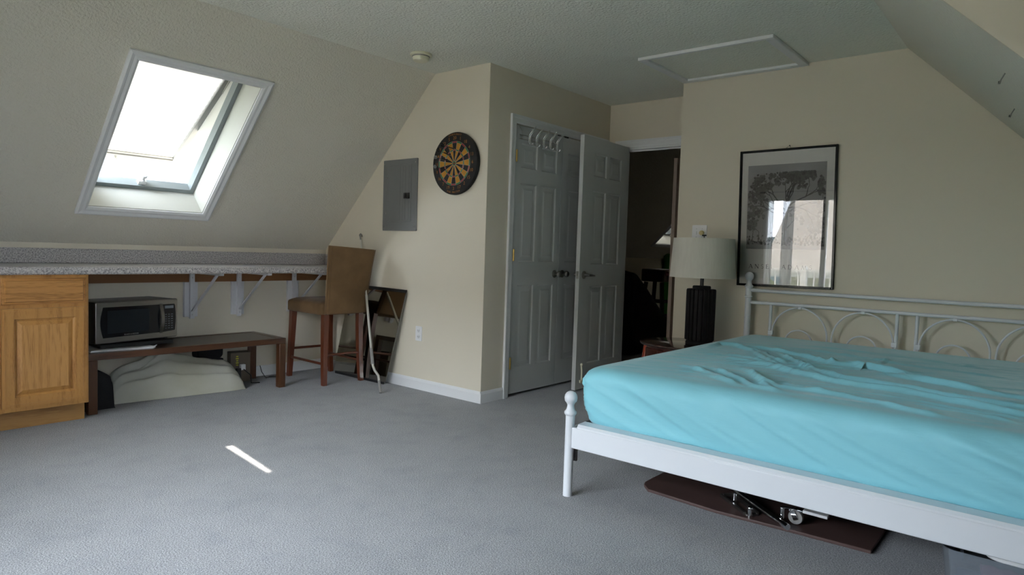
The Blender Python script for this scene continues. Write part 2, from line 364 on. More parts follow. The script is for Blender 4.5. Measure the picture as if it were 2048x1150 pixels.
# dormer
DX0, DX1, DZ0, DZ1 = -.85, -.05, .70, 2.05
b = MB().box(XB-.2, DX0, YDM-.1, YDM, 0, ZC).box(DX1, XCH+.02, YDM-.1, YDM, 0, ZC).box(DX0, DX1, YDM-.1, YDM, 0, DZ0).box(DX0, DX1, YDM-.1, YDM, DZ1, ZC)
struct(b.build('wall_dormer', 'wall'), 'cream front wall of the dormer beside the viewer', 'wall')
Tyz = frame_T((XCH, 0, 0), (0, 1, 0), (0, 0, 1), (1, 0, 0))
struct(MB().prism([(YR, ZC), (YKR, zr(YKR)), (YDM, zr(YKR)), (YDM, ZC)], .02, Tyz).prism([(YKR, 0), (YDM, 0), (YDM, zr(YKR)), (YKR, zr(YKR))], .02, Tyz).build('wall_dormer_side', 'wall'), 'cream side wall of the dormer in the top right corner', 'wall')
# back gable wall with wide window
WY0, WY1, WZ0, WZ1 = .95, 3.63, .10, 2.06
b = MB(); X0, X1 = XB-.15, XB
def bw(ya, yb, z0, za, zb): b.hexa([(X0, ya, z0), (X1, ya, z0), (X1, yb, z0), (X0, yb, z0), (X0, ya, za), (X1, ya, za), (X1, yb, zb), (X0, yb, zb)])
bw(YDM-.1, WY0, 0, ZC, ZC); bw(WY0, WY1, 0, WZ0, WZ0); bw(WY0, WY1, WZ1, ZC, ZC); bw(WY1, yt, 0, ZC, ZC); bw(yt, YK+.1, 0, ZC, zl(YK+.1))
struct(b.build('wall_back', 'wall'), 'cream gable wall behind the viewer with the wide window', 'wall')
# nook wall (dartboard wall): slopes up with the ceiling
P = [(YC, 0), (YK, 0), (YK, zl(YK)), (yt, ZC), (YC, ZC)]
struct(MB().prism(P, .1, frame_T((XD, 0, 0), (0, 1, 0), (0, 0, 1), (1, 0, 0))).build('wall_dartboard', 'wall'), 'cream wall with dartboard and grey breaker panel under the slope', 'wall')
CX0, CX1, CZ = 3.845, 5.066, 2.058
b = MB().box(XD+.1, CX0, YC, YC+.1, 0, ZC).box(CX0, CX1, YC, YC+.1, CZ, ZC).box(CX1, XE+.1, YC, YC+.1, 0, ZC)
struct(b.build('wall_closet', 'wall'), 'cream closet wall around the white double doors', 'wall')
EY0, EY1, EZ = 2.33, 3.06, 2.045
b = MB().box(XE, XE+.1, EY1, YC, 0, ZC).box(XE, XE+.1, EY0, EY1, EZ, ZC).box(XE, XE+.1, 2.19, EY0, 0, ZC)
b.box(XE, XE+.1, YC+.1, YK, 0, ZC-.02)
P = [(yt, ZC-.02), (YK, ZC-.02), (YK, zl(YK)), (yt, ZC)]
struct(b.build('wall_entry', 'wall'), 'cream wall over the open doorway at the back', 'wall')
P = [(2.29, 0), (2.29, ZC), (YR, ZC), (YKR, zr(YKR)), (YKR, 0)]
b = MB().prism(P, .1, frame_T((XH, 0, 0), (0, 1, 0), (0, 0, 1), (1, 0, 0)))
b.box(XH+.1, XE, 2.19, 2.29, 0, ZC)
struct(b.build('wall_headboard', 'wall'), 'cream wall behind the bed headboard and framed poster', 'wall')
struct(MB().box(XEND, XEND+.1, 0, YK+.1, 0, ZC).box(XE+.1, XEND, 1.9, 2.0, 0, ZC).build('wall_far_room', 'wall'), 'unlit end wall of the dark room beyond the doorway', 'wall')
# baseboards
def base(mb, x0, x1, y0, y1, h=.085):
    mb.box(x0, x1, y0, y1, 0, h)
b = MB(); P = [(0, 0), (.014, 0), (.014, .066), (.009, .078), (.004, .085), (0, .085)]
b.prism(P, YK-YC, frame_T((XD, YC, 0), (-1, 0, 0), (0, 0, 1), (0, 1, 0)))
struct(b.build('baseboard_dartboard', 'trim'), 'white baseboard under the dartboard wall', 'baseboard')
b = MB(); b.prism(P, CX0-.062-XD+.014, frame_T((XD-.014, YC, 0), (0, -1, 0), (0, 0, 1), (1, 0, 0)))
struct(b.build('baseboard_closet', 'trim'), 'short white baseboard left of the closet doors', 'baseboard')
b = MB(); b.prism(P, XD-.014-1.48, frame_T((1.48, YK, 0), (0, -1, 0), (0, 0, 1), (1, 0, 0)))
struct(b.build('baseboard_left', 'trim'), 'white baseboard under the counter along the low wall', 'baseboard')
b = MB(); b.prism(P, 2.29-YKR, frame_T((XH, YKR, 0), (-1, 0, 0), (0, 0, 1), (0, 1, 0)))
struct(b.build('baseboard_headboard', 'trim'), 'white baseboard behind the bed', 'baseboard')
b = MB(); b.prism(P, XEND-XE-.1, frame_T((XE+.1, YK, 0), (0, -1, 0), (0, 0, 1), (1, 0, 0)))
struct(b.build('baseboard_far_room', 'trim'), 'baseboard of the low wall in the dark room', 'baseboard')
# casings (stepped colonial profile)
def casing_prof(w): return [(0, 0), (w, 0), (w, .010), (w*.82, .014), (w*.45, .013), (w*.28, .019), (0, .019)]
def casing(name, label, o, xa, za, na, w_, h_, cw=.062, left=True, right=True):
    # o: lower-left opening corner, xa along width, za up, na outward
    o, xa, za, na = map(Vector, (o, xa, za, na)); mb = MB(); pr = casing_prof(cw)
    def strip(p0, p1, out, m0, m1):
        d = (p1-p0); L_ = d.length; d.normalize(); vs = []
        for k, (pp, mm) in enumerate(((p0, m0), (p1, m1))):
            for (a, t) in pr:
                vs.append(tuple(pp+out*(cw-a)+na*t+d*(mm*(cw-a))))
        n = len(pr); fs = [tuple(reversed(range(n))), tuple(range(n, 2*n))]+[(i, (i+1) % n, n+(i+1) % n, n+i) for i in range(n)]
        mb.add(vs, fs)
    A, B, C_, D = o, o+za*h_, o+xa*w_+za*h_, o+xa*w_
    if left: strip(A, B, -xa, 0, 1)
    strip(B, C_, za, -1 if left else 0, 1 if right else 0)
    if right: strip(C_, D, xa, -1, 0)
    return struct(mb.build(name, 'trim'), label, 'door casing')
casing('trim_1', 'white casing around the closet double doors', (CX0, YC, 0), (1, 0, 0), (0, 0, 1), (0, -1, 0), CX1-CX0, CZ)
casing('trim_2', 'white casing around the open entry doorway', (XE, EY1, 0), (0, -1, 0), (0, 0, 1), (-1, 0, 0), EY1-EY0, EZ, right=False)
b = MB().box(XE-.002, XE+.102, EY0-.0, EY0+.02, 0, EZ).box(XE-.002, XE+.102, EY1-.02, EY1, 0, EZ).box(XE-.002, XE+.102, EY0, EY1, EZ-.02, EZ)
b.box(XE+.04, XE+.052, EY0+.02, EY0+.032, 0, EZ-.02).box(XE+.04, XE+.052, EY0+.02, EY1-.02, EZ-.032, EZ-.02)
struct(b.build('trim_3', 'trim'), 'white door jamb lining of the entry doorway', 'door jamb')

# ---------------------------------------------------------------- doors
def panel_face(mb, w_, h_, panels, y0, sgn, z0=0, prof=((0, 0), (.010, -.008), (.028, -.008), (.048, -.002)), mi=0, mi2=None):
    """face in plane y=y0, outward direction sgn along y; recessed raised panels"""
    xs = sorted({0, w_}|{p[0] for p in panels}|{p[1] for p in panels}); zs = sorted({0, h_}|{p[2] for p in panels}|{p[3] for p in panels})
    for i in range(len(xs)-1):
        for j in range(len(zs)-1):
            a, b_, c, d = xs[i], xs[i+1], zs[j], zs[j+1]; cx, cz = (a+b_)/2, (c+d)/2
            if any(p[0] < cx < p[1] and p[2] < cz < p[3] for p in panels): continue
            mb.add([(a, y0, z0+c), (b_, y0, z0+c), (b_, y0, z0+d), (a, y0, z0+d)], [(0, 1, 2, 3)], mi)
    for (a, b_, c, d) in panels:
        rings = []
        for ins, dep in prof:
            y = y0+sgn*dep
            rings.append([(a+ins, y, z0+c+ins), (b_-ins, y, z0+c+ins), (b_-ins, y, z0+d-ins), (a+ins, y, z0+d-ins)])
        vs = sum(rings, []); fs = []
        for k in range(len(rings)-1):
            for q in range(4): fs.append((4*k+q, 4*k+(q+1) % 4, 4*k+4+(q+1) % 4, 4*k+4+q))
        mb.add(vs, fs, mi)
        n = len(rings)-1; mb.add(rings[n], [(0, 1, 2, 3)], mi2 if mi2 is not None else mi)
def panel_slab(w_, h_, t, panels, both=True, **k):
    mb = MB(); panel_face(mb, w_, h_, panels, 0, -1, **k)
    if both: panel_face(mb, w_, h_, panels, t, 1, **k)
    else: mb.add([(0, t, 0), (w_, t, 0), (w_, t, h_), (0, t, h_)], [(3, 2, 1, 0)])
    mb.add([(0, 0, 0), (w_, 0, 0), (w_, t, 0), (0, t, 0), (0, 0, h_), (w_, 0, h_), (w_, t, h_), (0, t, h_)], [(0, 1, 2, 3), (4, 5, 6, 7), (0, 3, 7, 4), (1, 2, 6, 5)])
    return mb
def knob_prof(): return [(.031, 0), (.031, .004), (.024, .009), (.011, .012), (.010, .026), (.018, .034), (.0255, .044), (.026, .052), (.021, .061), (.010, .066), (.001, .067)]
def six(w_):
    a0, a1, b0, b1 = (.080, .280, .338, .538) if w_ < .65 else (.130, .325, .370, .565)
    if w_ >= .65: a0, a1, b0, b1 = .125, .325, .372, .572
    rows = [(.20, .83), (1.01, 1.605), (1.72, 1.905)]
    return [(x0, x1, z0, z1) for (x0, x1) in ((a0, a1), (b0, b1)) for (z0, z1) in rows]
LW = (CX1-CX0)/2-.003
d1 = thing('door_1', 'left white six panel closet door with the chrome hook rack over it', 'closet door', (CX0+.002, YC+.004, .02), kind='structure')
mb = panel_slab(LW, CZ-.026, .035, six(LW)); mb.build('door_panel', 'doorwhite', d1, local=True, smooth=20)
mb = MB().lathe(knob_prof(), n=28, T=frame_T((LW-.052, 0, .915), (1, 0, 0), (0, 0, 1), (0, -1, 0))); tag(mb.build('knob', 'nickel', d1, local=True, smooth=40), 'satin nickel round knob')
for z in (.24, 1.06, 1.80):
    mb = MB().tube([(.002, -.020, z-.045), (.002, -.020, z+.045)], .0065, 10).box(-.001, .012, -.014, 0, z-.043, z+.043)
    tag(mb.build('hinge', 'brass', d1, local=True, smooth=40), 'brass butt hinge')
d2 = thing('door_2', 'right white six panel closet door partly hidden by the open door', 'closet door', (CX0+.004+LW+.002, YC+.004, .02), kind='structure')
mb = panel_slab(LW, CZ-.026, .035, six(LW)); mb.build('door_panel', 'doorwhite', d2, local=True, smooth=20)
mb = MB().lathe(knob_prof(), n=28, T=frame_T((.052, 0, .915), (1, 0, 0), (0, 0, 1), (0, -1, 0))); tag(mb.build('knob', 'nickel', d2, local=True, smooth=40), 'satin nickel round knob')
b = MB().box(4.385, 4.435, YC-.004, YC+.03, CZ-.012, CZ-.001).box(4.475, 4.525, YC-.004, YC+.03, CZ-.012, CZ-.001)
struct(b.build('trim_4', 'black'), 'two black roller catches above the closet doors', 'door catch')
# closet interior backing is the dark void behind closed doors
# hook rack over left closet door
rk = thing('hook_rack', 'chrome wire rack of five hooks hanging over the left closet door', 'hook rack', (4.09, YC-.02, 1.96))
b = MB(); ry = YC-.032
b.tube([(3.855, ry, 1.975), (4.325, ry, 1.975)], .0035, 8).tube([(3.855, ry, 1.945), (4.325, ry, 1.945)], .0035, 8)
b.build('rail', 'nickel', rk, smooth=40)
b = MB()
for x in (3.855, 3.885, 4.295, 4.325): MB().box(x-.002, x+.003, ry-.003, ry+.003, 1.945, 1.975).build('rail_end', 'chrome', rk)
for x in (3.89, 4.29): MB().tube([(x, ry, 1.975), (x, ry+.015, 2.02), (x, YC+.000, 2.043), (x, YC+.03, 2.045)], .003, 6).build('hanger_strap', 'chrome', rk, smooth=40)
for i in range(5):
    x = 3.965+i*.088; b = MB()
    for dx in (-.008, .008):
        pts = [(x+dx*.3+.022, ry-.045, 2.045), (x+dx+.012, ry-.042, 2.03), (x+dx, ry-.030, 2.005), (x+dx, ry-.012, 1.985), (x+dx, ry-.008, 1.96), (x+dx, ry-.008, 1.93), (x+dx*.9, ry-.016, 1.912), (x+dx*.6, ry-.032, 1.908), (x+dx*.2, ry-.042, 1.922)]
        b.tube(pts, .0028, 8)
    b.sphere((x+.022, ry-.045, 2.047), .006, 6)
    b.build('hook', 'chrome', rk, smooth=50)
# open entry door
DW = .735
dr = thing('door_3', 'white six panel door standing open into the room beside the closet', 'door', (5.14, 3.012, .012), rad(181.6), kind='structure')
# local: x from hinge to free edge, face y=0 is the +y world side when rotated 180
mb = panel_slab(DW, 2.03, .035, six(DW)); mb.v = [(DW-x if False else x, y, z) for x, y, z in mb.v]
mb.build('door_panel', 'doorwhite', dr, local=True, smooth=20)
LV = [(.032, 0), (.032, .004), (.026, .010), (.013, .013), (.011, .03)]
b = MB(); kx = DW-.068; b.lathe(LV, n=24, T=frame_T((kx, .035, .925), (1, 0, 0), (0, 0, 1), (0, 1, 0)))
b.tube([(kx, .065, .925), (kx, .083, .925)], .011, 12)
b.tube([(kx+.006, .083, .925), (kx-.03, .085, .924), (kx-.07, .084, .921), (kx-.098, .08, .919)], .008, 10, rr=[.010, .009, .007, .005])
tag(b.build('handle', 'nickel', dr, local=True, smooth=40), 'satin nickel lever handle')
b = MB(); b.lathe(LV, n=24, T=frame_T((kx, 0, .925), (1, 0, 0), (0, 0, 1), (0, -1, 0)))
b.tube([(kx, -.025, .925), (kx, -.05, .925)], .011, 12).tube([(kx+.006, -.048, .925), (kx-.03, -.05, .924), (kx-.07, -.049, .921), (kx-.095, -.046, .919)], .008, 10, rr=[.010, .009, .007, .005])
b.build('handle', 'nickel', dr, local=True, smooth=40)
b = MB().box(DW-.001, DW+.0015, .006, .029, .895, .955).box(DW, DW+.009, .012, .023, .917, .933)
tag(b.build('latch_plate', 'nickel', dr, local=True, bevel=.001), 'nickel latch plate on the door edge')
b = MB(); q = [(DW-.075, .040, .20), (DW-.072, .048, .155), (DW-.068, .052, .11), (DW-.066, .052, .075), (DW-.058, .052, .055), (DW-.046, .052, .06), (DW-.043, .052, .08)]
b.tube(q, .007, 10); b.sphere((DW-.075, .042, .20), .012, 8)
tag(b.build('door_stop', 'plastic_cream', dr, local=True, smooth=50), 'cream curved plastic door stop hook')
# door leaf in the dark room seen edge on
d4 = thing('door_4', 'tan edge of another open door inside the dark room', 'door', (5.885, 2.882, .012), kind='structure')
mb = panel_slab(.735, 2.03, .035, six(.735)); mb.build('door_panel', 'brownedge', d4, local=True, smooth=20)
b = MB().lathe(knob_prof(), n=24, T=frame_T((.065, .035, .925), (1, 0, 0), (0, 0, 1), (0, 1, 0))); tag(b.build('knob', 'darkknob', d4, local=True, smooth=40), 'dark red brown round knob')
struct(MB().box(6.625, 6.72, 2.0, 2.93, 0, ZC).build('wall_hall', 'wall'), 'unlit stub wall behind the open door in the dark room', 'wall')

# ---------------------------------------------------------------- skylights (window_1, window_3)
def skylight(name, label, x0, x1, y0, y1, blindmat, ang):
    root = thing(name, label, 'skylight', (x0, y0, zl(y0)), kind='structure')
    Ls = (y1-y0)*2**.5; W_ = x1-x0
    T = frame_T((x0, y0, zl(y0)), (1, 0, 0), dwn, nrm)   # local (x, s down slope, d outward)
    cw = .062; mb = MB()
    pr = [(0, 0), (cw, 0), (cw, -.016), (cw*.8, -.022), (cw*.5, -.016), (cw*.25, -.018), (0, -.010)]   # a from inner edge outward, t along d (negative = into room)
    cor = [(0, 0), (W_, 0), (W_, Ls), (0, Ls)]; dirs = [(-1, -1), (1, -1), (1, 1), (-1, 1)]
    for k in range(4):
        c0, c1 = cor[k], cor[(k+1) % 4]; e0, e1 = dirs[k], dirs[(k+1) % 4]; vs = []
        for c, e in ((c0, e0), (c1, e1)):
            for a, t in pr: vs.append((c[0]+e[0]*a, c[1]+e[1]*a, t))
        n = len(pr); mb.add(vs, [tuple(reversed(range(n))), tuple(range(n, 2*n))]+[(i, (i+1) % n, n+(i+1) % n, n+i) for i in range(n)], T=T)
    mb.build('casing', 'trim', root)
    mb = MB(); t = .004; D = TH
    mb.box(0, t, 0, Ls, 0, D, T=T).box(W_-t, W_, 0, Ls, 0, D, T=T).box(0, W_, 0, t, 0, D, T=T).box(0, W_, Ls-t, Ls, 0, D, T=T)
    mb.build('shaft_lining', 'shaft', root)
    mb = MB(); f = .036
    for (a, b_, c, d) in ((-.03, f, -.03, Ls+.03), (W_-f, W_+.03, -.03, Ls+.03), (f, W_-f, -.03, f), (f, W_-f, Ls-f, Ls+.03)): mb.box(a, b_, c, d, D, D+.06, T=T)
    for (a, b_, c, d) in ((-.03, f-.012, -.03, Ls+.03), (W_-f+.012, W_+.03, -.03, Ls+.03), (f-.012, W_-f+.012, -.03, f-.012), (f-.012, W_-f+.012, Ls-f+.012, Ls+.03)): mb.box(a, b_, c, d, D+.06, D+.085, T=T)
    tag(mb.build('frame', 'alu', root), 'grey aluminium skylight frame')
    # sash hinged at top, opened outwards
    h0 = D+.075
    Ts = T @ Matrix.Translation((0, .0, h0)) @ Matrix.Rotation(rad(ang), 4, 'X')
    s0, s1 = .012, W_-.012; LS = Ls+(.05 if ang else 0); r = .045; mb = MB()
    for (a, b_, c, d) in ((s0, s0+r, 0, LS), (s1-r, s1, 0, LS), (s0+r, s1-r, 0, r), (s0+r, s1-r, LS-r, LS)): mb.box(a, b_, c, d, 0, .05, T=Ts)
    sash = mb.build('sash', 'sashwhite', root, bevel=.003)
    MB().box(s0+r-.005, s1-r+.005, r-.005, LS-r+.005, .034, .040, T=Ts).build('pane', 'glass', sash)
    mb = MB(); nx, ny = 2, 44
    vs = [(s0+r+.004+(s1-s0-2*r-.008)*i/nx, r+(LS-2*r-.012)*j/ny, .016+(.004 if j % 2 else 0)) for j in range(ny+1) for i in range(nx+1)]
    fs = [(j*(nx+1)+i, j*(nx+1)+i+1, (j+1)*(nx+1)+i+1, (j+1)*(nx+1)+i) for j in range(ny) for i in range(nx)]
    mb.add(vs, fs, T=Ts); bl = mb.build('blind', blindmat, sash); tag(bl, 'white pleated translucent blind')
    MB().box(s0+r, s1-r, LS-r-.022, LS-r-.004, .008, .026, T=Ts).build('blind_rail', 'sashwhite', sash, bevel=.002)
    if ang:
        # chain operator from frame bottom to sash
        a = T @ Vector((W_*.40, Ls-.01, D+.07)); c = Ts @ Vector((W_*.40, LS-.02, 0)); n = 26; mb = MB()
        a, c = Vector(a), Vector(c); dd = (c-a)
        for i in range(n):
            p = a+dd*((i+.5)/n); s = Vector((.0045 if i % 2 else .0, 0, 0))
            mb.tube([p-dd*(.55/n)-Vector((.004, 0, 0)), p+dd*(.55/n)-Vector((.004, 0, 0))], .003, 6).tube([p-dd*(.55/n)+Vector((.004, 0, 0)), p+dd*(.55/n)+Vector((.004, 0, 0))], .003, 6)
        tag(mb.build('chain_opener', 'alupole', root, smooth=40), 'metal chain that holds the sash open')
        mb = MB(); mb.box(W_*.5-.02, W_*.5+.03, Ls-f-.03, Ls-f, D+.012, D+.05, T=T)
        mb.lathe([(.016, 0), (.018, .008), (.012, .014), (.012, .03), (.020, .036), (.020, .052), (.010, .056)], n=16, T=T @ frame_T((W_*.5+.005, Ls-f-.028, D+.025), (1, 0, 0), (0, 0, 1), (0, -1, 0)))
        tag(mb.build('crank_knob', 'plastic_white', root, smooth=40), 'pale knob of the skylight opener')
        sN = .74; tn = math.tan(rad(ang))
        mb = MB().add([(W_-.020, .02, D+.075), (W_-.020, sN, D+.075), (W_-.020, sN, D+.085+sN*tn), (W_-.014, .02, D+.075), (W_-.014, sN, D+.075), (W_-.014, sN, D+.085+sN*tn)], [(0, 1, 2), (5, 4, 3), (0, 3, 4, 1), (1, 4, 5, 2), (2, 5, 3, 0)], T=T)
        mb.build('sun_blocker', 'white_out', root)  # added wedge that blocks sun at the sash gap, shortening the floor patch
        mb = MB().box(W_-.075, W_-.035, f, f+.03, D+.02, D+.06, T=T)
        for (p, q) in (((W_-.06, f+.02, D+.05), (W_-.05, f+.26, D+.10)),): mb.tube([T @ Vector(p), T @ Vector(q)], .003, 6)
        mb.build('hinge_bracket', 'nickel', root)
    return root
skylight('window_1', 'bright open skylight with a white blind in the left slope', SKX0, SKX1, SKY0, SKY1, 'blind', 13)
skylight('window_3', 'small lit skylight corner in the slope of the dark room', HX0, HX1, HY0, HY1, 'blinddark', 0)

# ---------------------------------------------------------------- rear window seen only in the poster glass
wn = thing('window_2', 'wide three part white window in the wall behind the viewer', 'window', (XB, (WY0+WY1)/2, WZ0), kind='structure')
b = MB(); xw0, xw1 = XB-.12, XB-.03; my = [WY0, WY0+.92, WY0+1.79, WY1]
for k, y in enumerate(my):
    a = y if k == 0 else (y-.05 if k == 3 else y-.03); b.box(xw0, xw1, a, a+(.05 if k in (0, 3) else .06), WZ0, WZ1)
b.box(xw0, xw1, WY0, WY1, WZ0, WZ0+.05).box(xw0, xw1, WY0, WY1, WZ1-.05, WZ1)
b.build('window_frame', 'white_out', wn, bevel=.003)
for k in range(3): MB().box(xw0+.04, xw0+.046, my[k]+.03, my[k+1]-.03, WZ0+.05, WZ1-.05).build('pane', 'glass', wn)
wd = thing('added_window_4', 'added unseen white double window in the dormer, lighting the left slope', 'window', (-.45, YDM, DZ0), kind='structure')  # out of view, added to send light towards the left slope
b = MB()
for x in (DX0, -.475, DX1-.05): b.box(x, x+.05, YDM-.09, YDM-.03, DZ0, DZ1)
b.box(DX0, DX1, YDM-.09, YDM-.03, DZ0, DZ0+.05).box(DX0, DX1, YDM-.09, YDM-.03, DZ1-.05, DZ1).box(DX0, DX1, YDM-.085, YDM-.035, 1.36, 1.40)
b.build('window_frame', 'white_out', wd, bevel=.003)
MB().box(DX0+.05, DX1-.05, YDM-.062, YDM-.058, DZ0+.05, DZ1-.05).build('pane', 'glass', wd)
def curtain(y0, y1, label):
    mb = MB(); n = 40
    vs = []
    for j in range(9):
        z = WZ1+.06-j*(WZ1+.03)/8
        for i in range(n+1):
            t = i/n; a = .022*sin(t*pi*2*max(2, round((y1-y0)/.07)))*(1-.15*j/8)
            vs.append((XB+.07+a, y0+(y1-y0)*t, z))
    fs = [(j*(n+1)+i, j*(n+1)+i+1, (j+1)*(n+1)+i+1, (j+1)*(n+1)+i) for j in range(8) for i in range(n)]
    mb.add(vs, fs); o = mb.build('curtain', 'curtain', smooth=80); return tag(o, label, 'curtain', 'grey sheer curtains behind the viewer')
curtain(3.44, 3.56, 'narrow grey sheer curtain nearest the left slope behind viewer')
curtain(3.14, 3.31, 'second grey sheer curtain from the left slope behind viewer')
curtain(2.30, 2.46, 'grey sheer curtain hanging at the middle of the rear window')
curtain(.98, 1.30, 'wide grey sheer curtain at the dormer end of rear window')
tag(MB().tube([(XB+.07, .9, WZ1+.07), (XB+.07, 3.66, WZ1+.07)], .010, 10).build('curtain_rod', 'beddark', smooth=40), 'thin black curtain rod above the rear window', 'curtain rod')

# ---------------------------------------------------------------- counter run
ct = thing('countertop', 'long speckled grey laminate countertop along the low wall under the slope', 'countertop', (1.3, 4.8, .887))
b = MB(); pr = [(4.473, .894), (4.480, .887), (YK-.001, .887), (YK-.001, .933), (4.50, .933), (4.482, .931), (4.474, .922)]
b.prism(pr, XD-XB, frame_T((XB, 0, 0), (0, 1, 0), (0, 0, 1), (1, 0, 0))); b.build('counter_slab', 'granite', ct, smooth=40)
b = MB().box(XB, XD-.02, YK-.02, YK-.001, .933, 1.03); b.build('backsplash', 'granite', ct, bevel=.004)
b = MB().box(XD-.02, XD, 4.475, YK, .933, 1.025); tag(b.build('side_splash', 'granite', ct, bevel=.004), 'short splash strip against the dartboard wall')
tag(MB().box(1.485, XD, YK-.02, YK, .795, .886).build('cleat', 'cleat'), 'brown wooden strip fixed to the wall under the countertop', 'wood strip')
first = None
for i, (x, lb) in enumerate(((2.333, 'white metal counter bracket nearest the microwave'), (2.707, 'middle white metal counter bracket under the counter'), (3.204, 'white metal counter bracket partly behind the stool'))):
    t = thing('counter_bracket', lb, 'bracket', (x, YK, .53), group='brackets holding the countertop')
    if first is None:
        MB().box(-.05, .05, -.03, 0, .0, .265).build('backing_board', 'bracket', t, local=True, bevel=.003)
        b = MB().box(-.017, .017, -.052, -.03, -.012, .356).box(-.017, .017, -.50, -.052, .334, .356)
        for z in (.02, .30): b.sphere((0, -.053, z), .006, 5)
        b.build('angle_channel', 'bracket', t, local=True, bevel=.002)
        MB().bar((0, -.055, .045), (0, -.44, .342), .020, .010).build('diagonal_brace', 'bracket', t, local=True, bevel=.001)
        first = t
    else:
        for ch in list(first.children):
            c = ch.copy(); col.objects.link(c); c.parent = t
# ---------------------------------------------------------------- cabinet
cb = thing('base_cabinet', 'oak base cabinet with drawers and doors at the left under the counter', 'cabinet', (.96, 4.8, 0))
CXa, CXb, CF, CB = .52, 1.448, 4.492, YK-.02
b = MB().box(CXa, CXb, CF, CB, .113, .886); b.build('cabinet_body', 'oakv', cb, bevel=.001)
MB().box(CXa, CXb-.0, 4.565, CB, 0, .113).build('toe_kick', 'oakkick', cb)
def panel_front(name, x0, x1, z0, z1, fr, mats, prof, parent):
    w_, h_ = x1-x0, z1-z0; mb = MB(); T = Matrix.Translation((x0, CF-.019, z0))
    t = MB(); panel_face(t, w_, h_, [(fr, w_-fr, fr, h_-fr)] if fr else [], 0, -1, prof=prof, mi=0, mi2=1)
    t.add([(0, .019, 0), (w_, .019, 0), (w_, .019, h_), (0, .019, h_)], [(3, 2, 1, 0)])
    for (q0, q1, q2, q3) in ((.012, w_-.012, .012, .018), (.012, w_-.012, h_-.018, h_-.012), (.012, .018, .018, h_-.018), (w_-.018, w_-.012, .018, h_-.018)): t.box(q0, q1, -.0025, .0, q2, q3)
    t.add([(0, 0, 0), (w_, 0, 0), (w_, .019, 0), (0, .019, 0), (0, 0, h_), (w_, 0, h_), (w_, .019, h_), (0, .019, h_)], [(0, 1, 2, 3), (4, 5, 6, 7), (0, 3, 7, 4), (1, 2, 6, 5)])
    mb.add(t.v, t.f, T=T); mb.m = t.m
    return mb.build(name, mats, parent, bevel=0)
pf = ((0, 0), (.003, -.005), (.010, -.007), (.013, -.011), (.036, -.002), (.038, -.002))
for xa, xb in ((1.018, 1.432), (.54, .990)):
    panel_front('door', xa, xb, .140, .697, .058, ['oakv', 'oakp'], pf, cb)
    mb = MB(); P = [(0, 0), (.008, -.006)]
    w_, h_ = xb-xa, .152
    t = MB().box(xa, xb, CF-.010, CF, .718, .870)
    def rc(e, y): return [(xa+e, CF-y, .718+e), (xb-e, CF-y, .718+e), (xb-e, CF-y, .870-e), (xa+e, CF-y, .870-e)]
    t.hexa(rc(.003, .010)+rc(.007, .014)).hexa(rc(.012, .010)+rc(.019, .021))
    t.build('drawer_front', 'oakh', cb)
# ---------------------------------------------------------------- bench / low table
bn = thing('coffee_table', 'long low dark walnut coffee table under the counter', 'coffee table', (2.165, 4.855, 0), rad(-1.2))
L2, D2, H2 = 1.345/2, .50/2, .383
b = MB(); wv = .05
b.box(-L2, L2, -D2, -D2+wv, H2-.042, H2).box(-L2, L2, D2-wv, D2, H2-.042, H2).box(-L2, -L2+wv, -D2+wv, D2-wv, H2-.042, H2).box(L2-wv, L2, -D2+wv, D2-wv, H2-.042, H2)
b.build('top_frame', 'walnut', bn, local=True, bevel=.003)
tag(MB().box(-L2+wv, L2-wv, -D2+wv, D2-wv, H2-.03, H2-.003).build('top_panel', 'bencht', bn, local=True), 'dull dark inset panel of the table top')
for sx in (-1, 1):
    for sy in (-1, 1):
        MB().box(sx*L2-(.052 if sx > 0 else 0), sx*L2+(.052 if sx < 0 else 0), sy*D2-(.052 if sy > 0 else 0), sy*D2+(.052 if sy < 0 else 0), 0, H2-.042).build('leg', 'walnutleg', bn, local=True, bevel=.003)
# ---------------------------------------------------------------- tray + microwave
ty = thing('wire_tray', 'thin pale tray lying on the coffee table under the microwave', 'tray', (1.78, 4.86, .383))
b = MB(); P = [(-.26, -.17), (.10, -.20), (.13, -.17), (.13, .12), (-.26, .12)]
b.prism(P, .006, frame_T((1.78, 4.85, .383), (1, 0, 0), (0, 1, 0), (0, 0, 1)))
b.tube([(1.52, 4.675, .392), (1.80, 4.655, .392), (1.89, 4.655, .394), (1.91, 4.665, .402)], .004, 8)
b.build('tray_rim', 'plastic_white', ty, smooth=40)
tag(MB().box(1.60, 2.06, 4.76, 5.04, .390, .416).build('shelf_riser', 'black', bevel=.003), 'flat black riser between the table and the microwave', 'riser')
ma = math.atan2(.125, .564)
mw = thing('microwave', 'stainless front microwave oven on the left end of the coffee table', 'microwave', (1.550, 4.690, .416), ma)
MW, MD, MH = .575, .31, .268; z0 = .014
MB().box(.004, MW-.004, .018, MD, z0+.002, z0+MH-.002).build('casing', 'micdark', mw, local=True, bevel=.006)
for x in (.05, MW-.05):
    for y in (.06, MD-.04): MB().lathe([(.013, 0), (.014, z0+.004)], (x, y, 0), 12).build('foot', 'black', mw, local=True, smooth=40)
def rrect(x0, x1, z0_, z1_, r, n=6, bulge=0):
    pts = []
    for (cx, cz, a0) in ((x1-r, z0_+r, -90), (x1-r, z1_-r, 0), (x0+r, z1_-r, 90), (x0+r, z0_+r, 180)):
        for k in range(n+1):
            a = rad(a0+90*k/n); pts.append((cx+r*cos(a), cz+r*sin(a)))
    return pts
Txz = lambda y: frame_T((0, y, 0), (1, 0, 0), (0, 0, 1), (0, -1, 0))
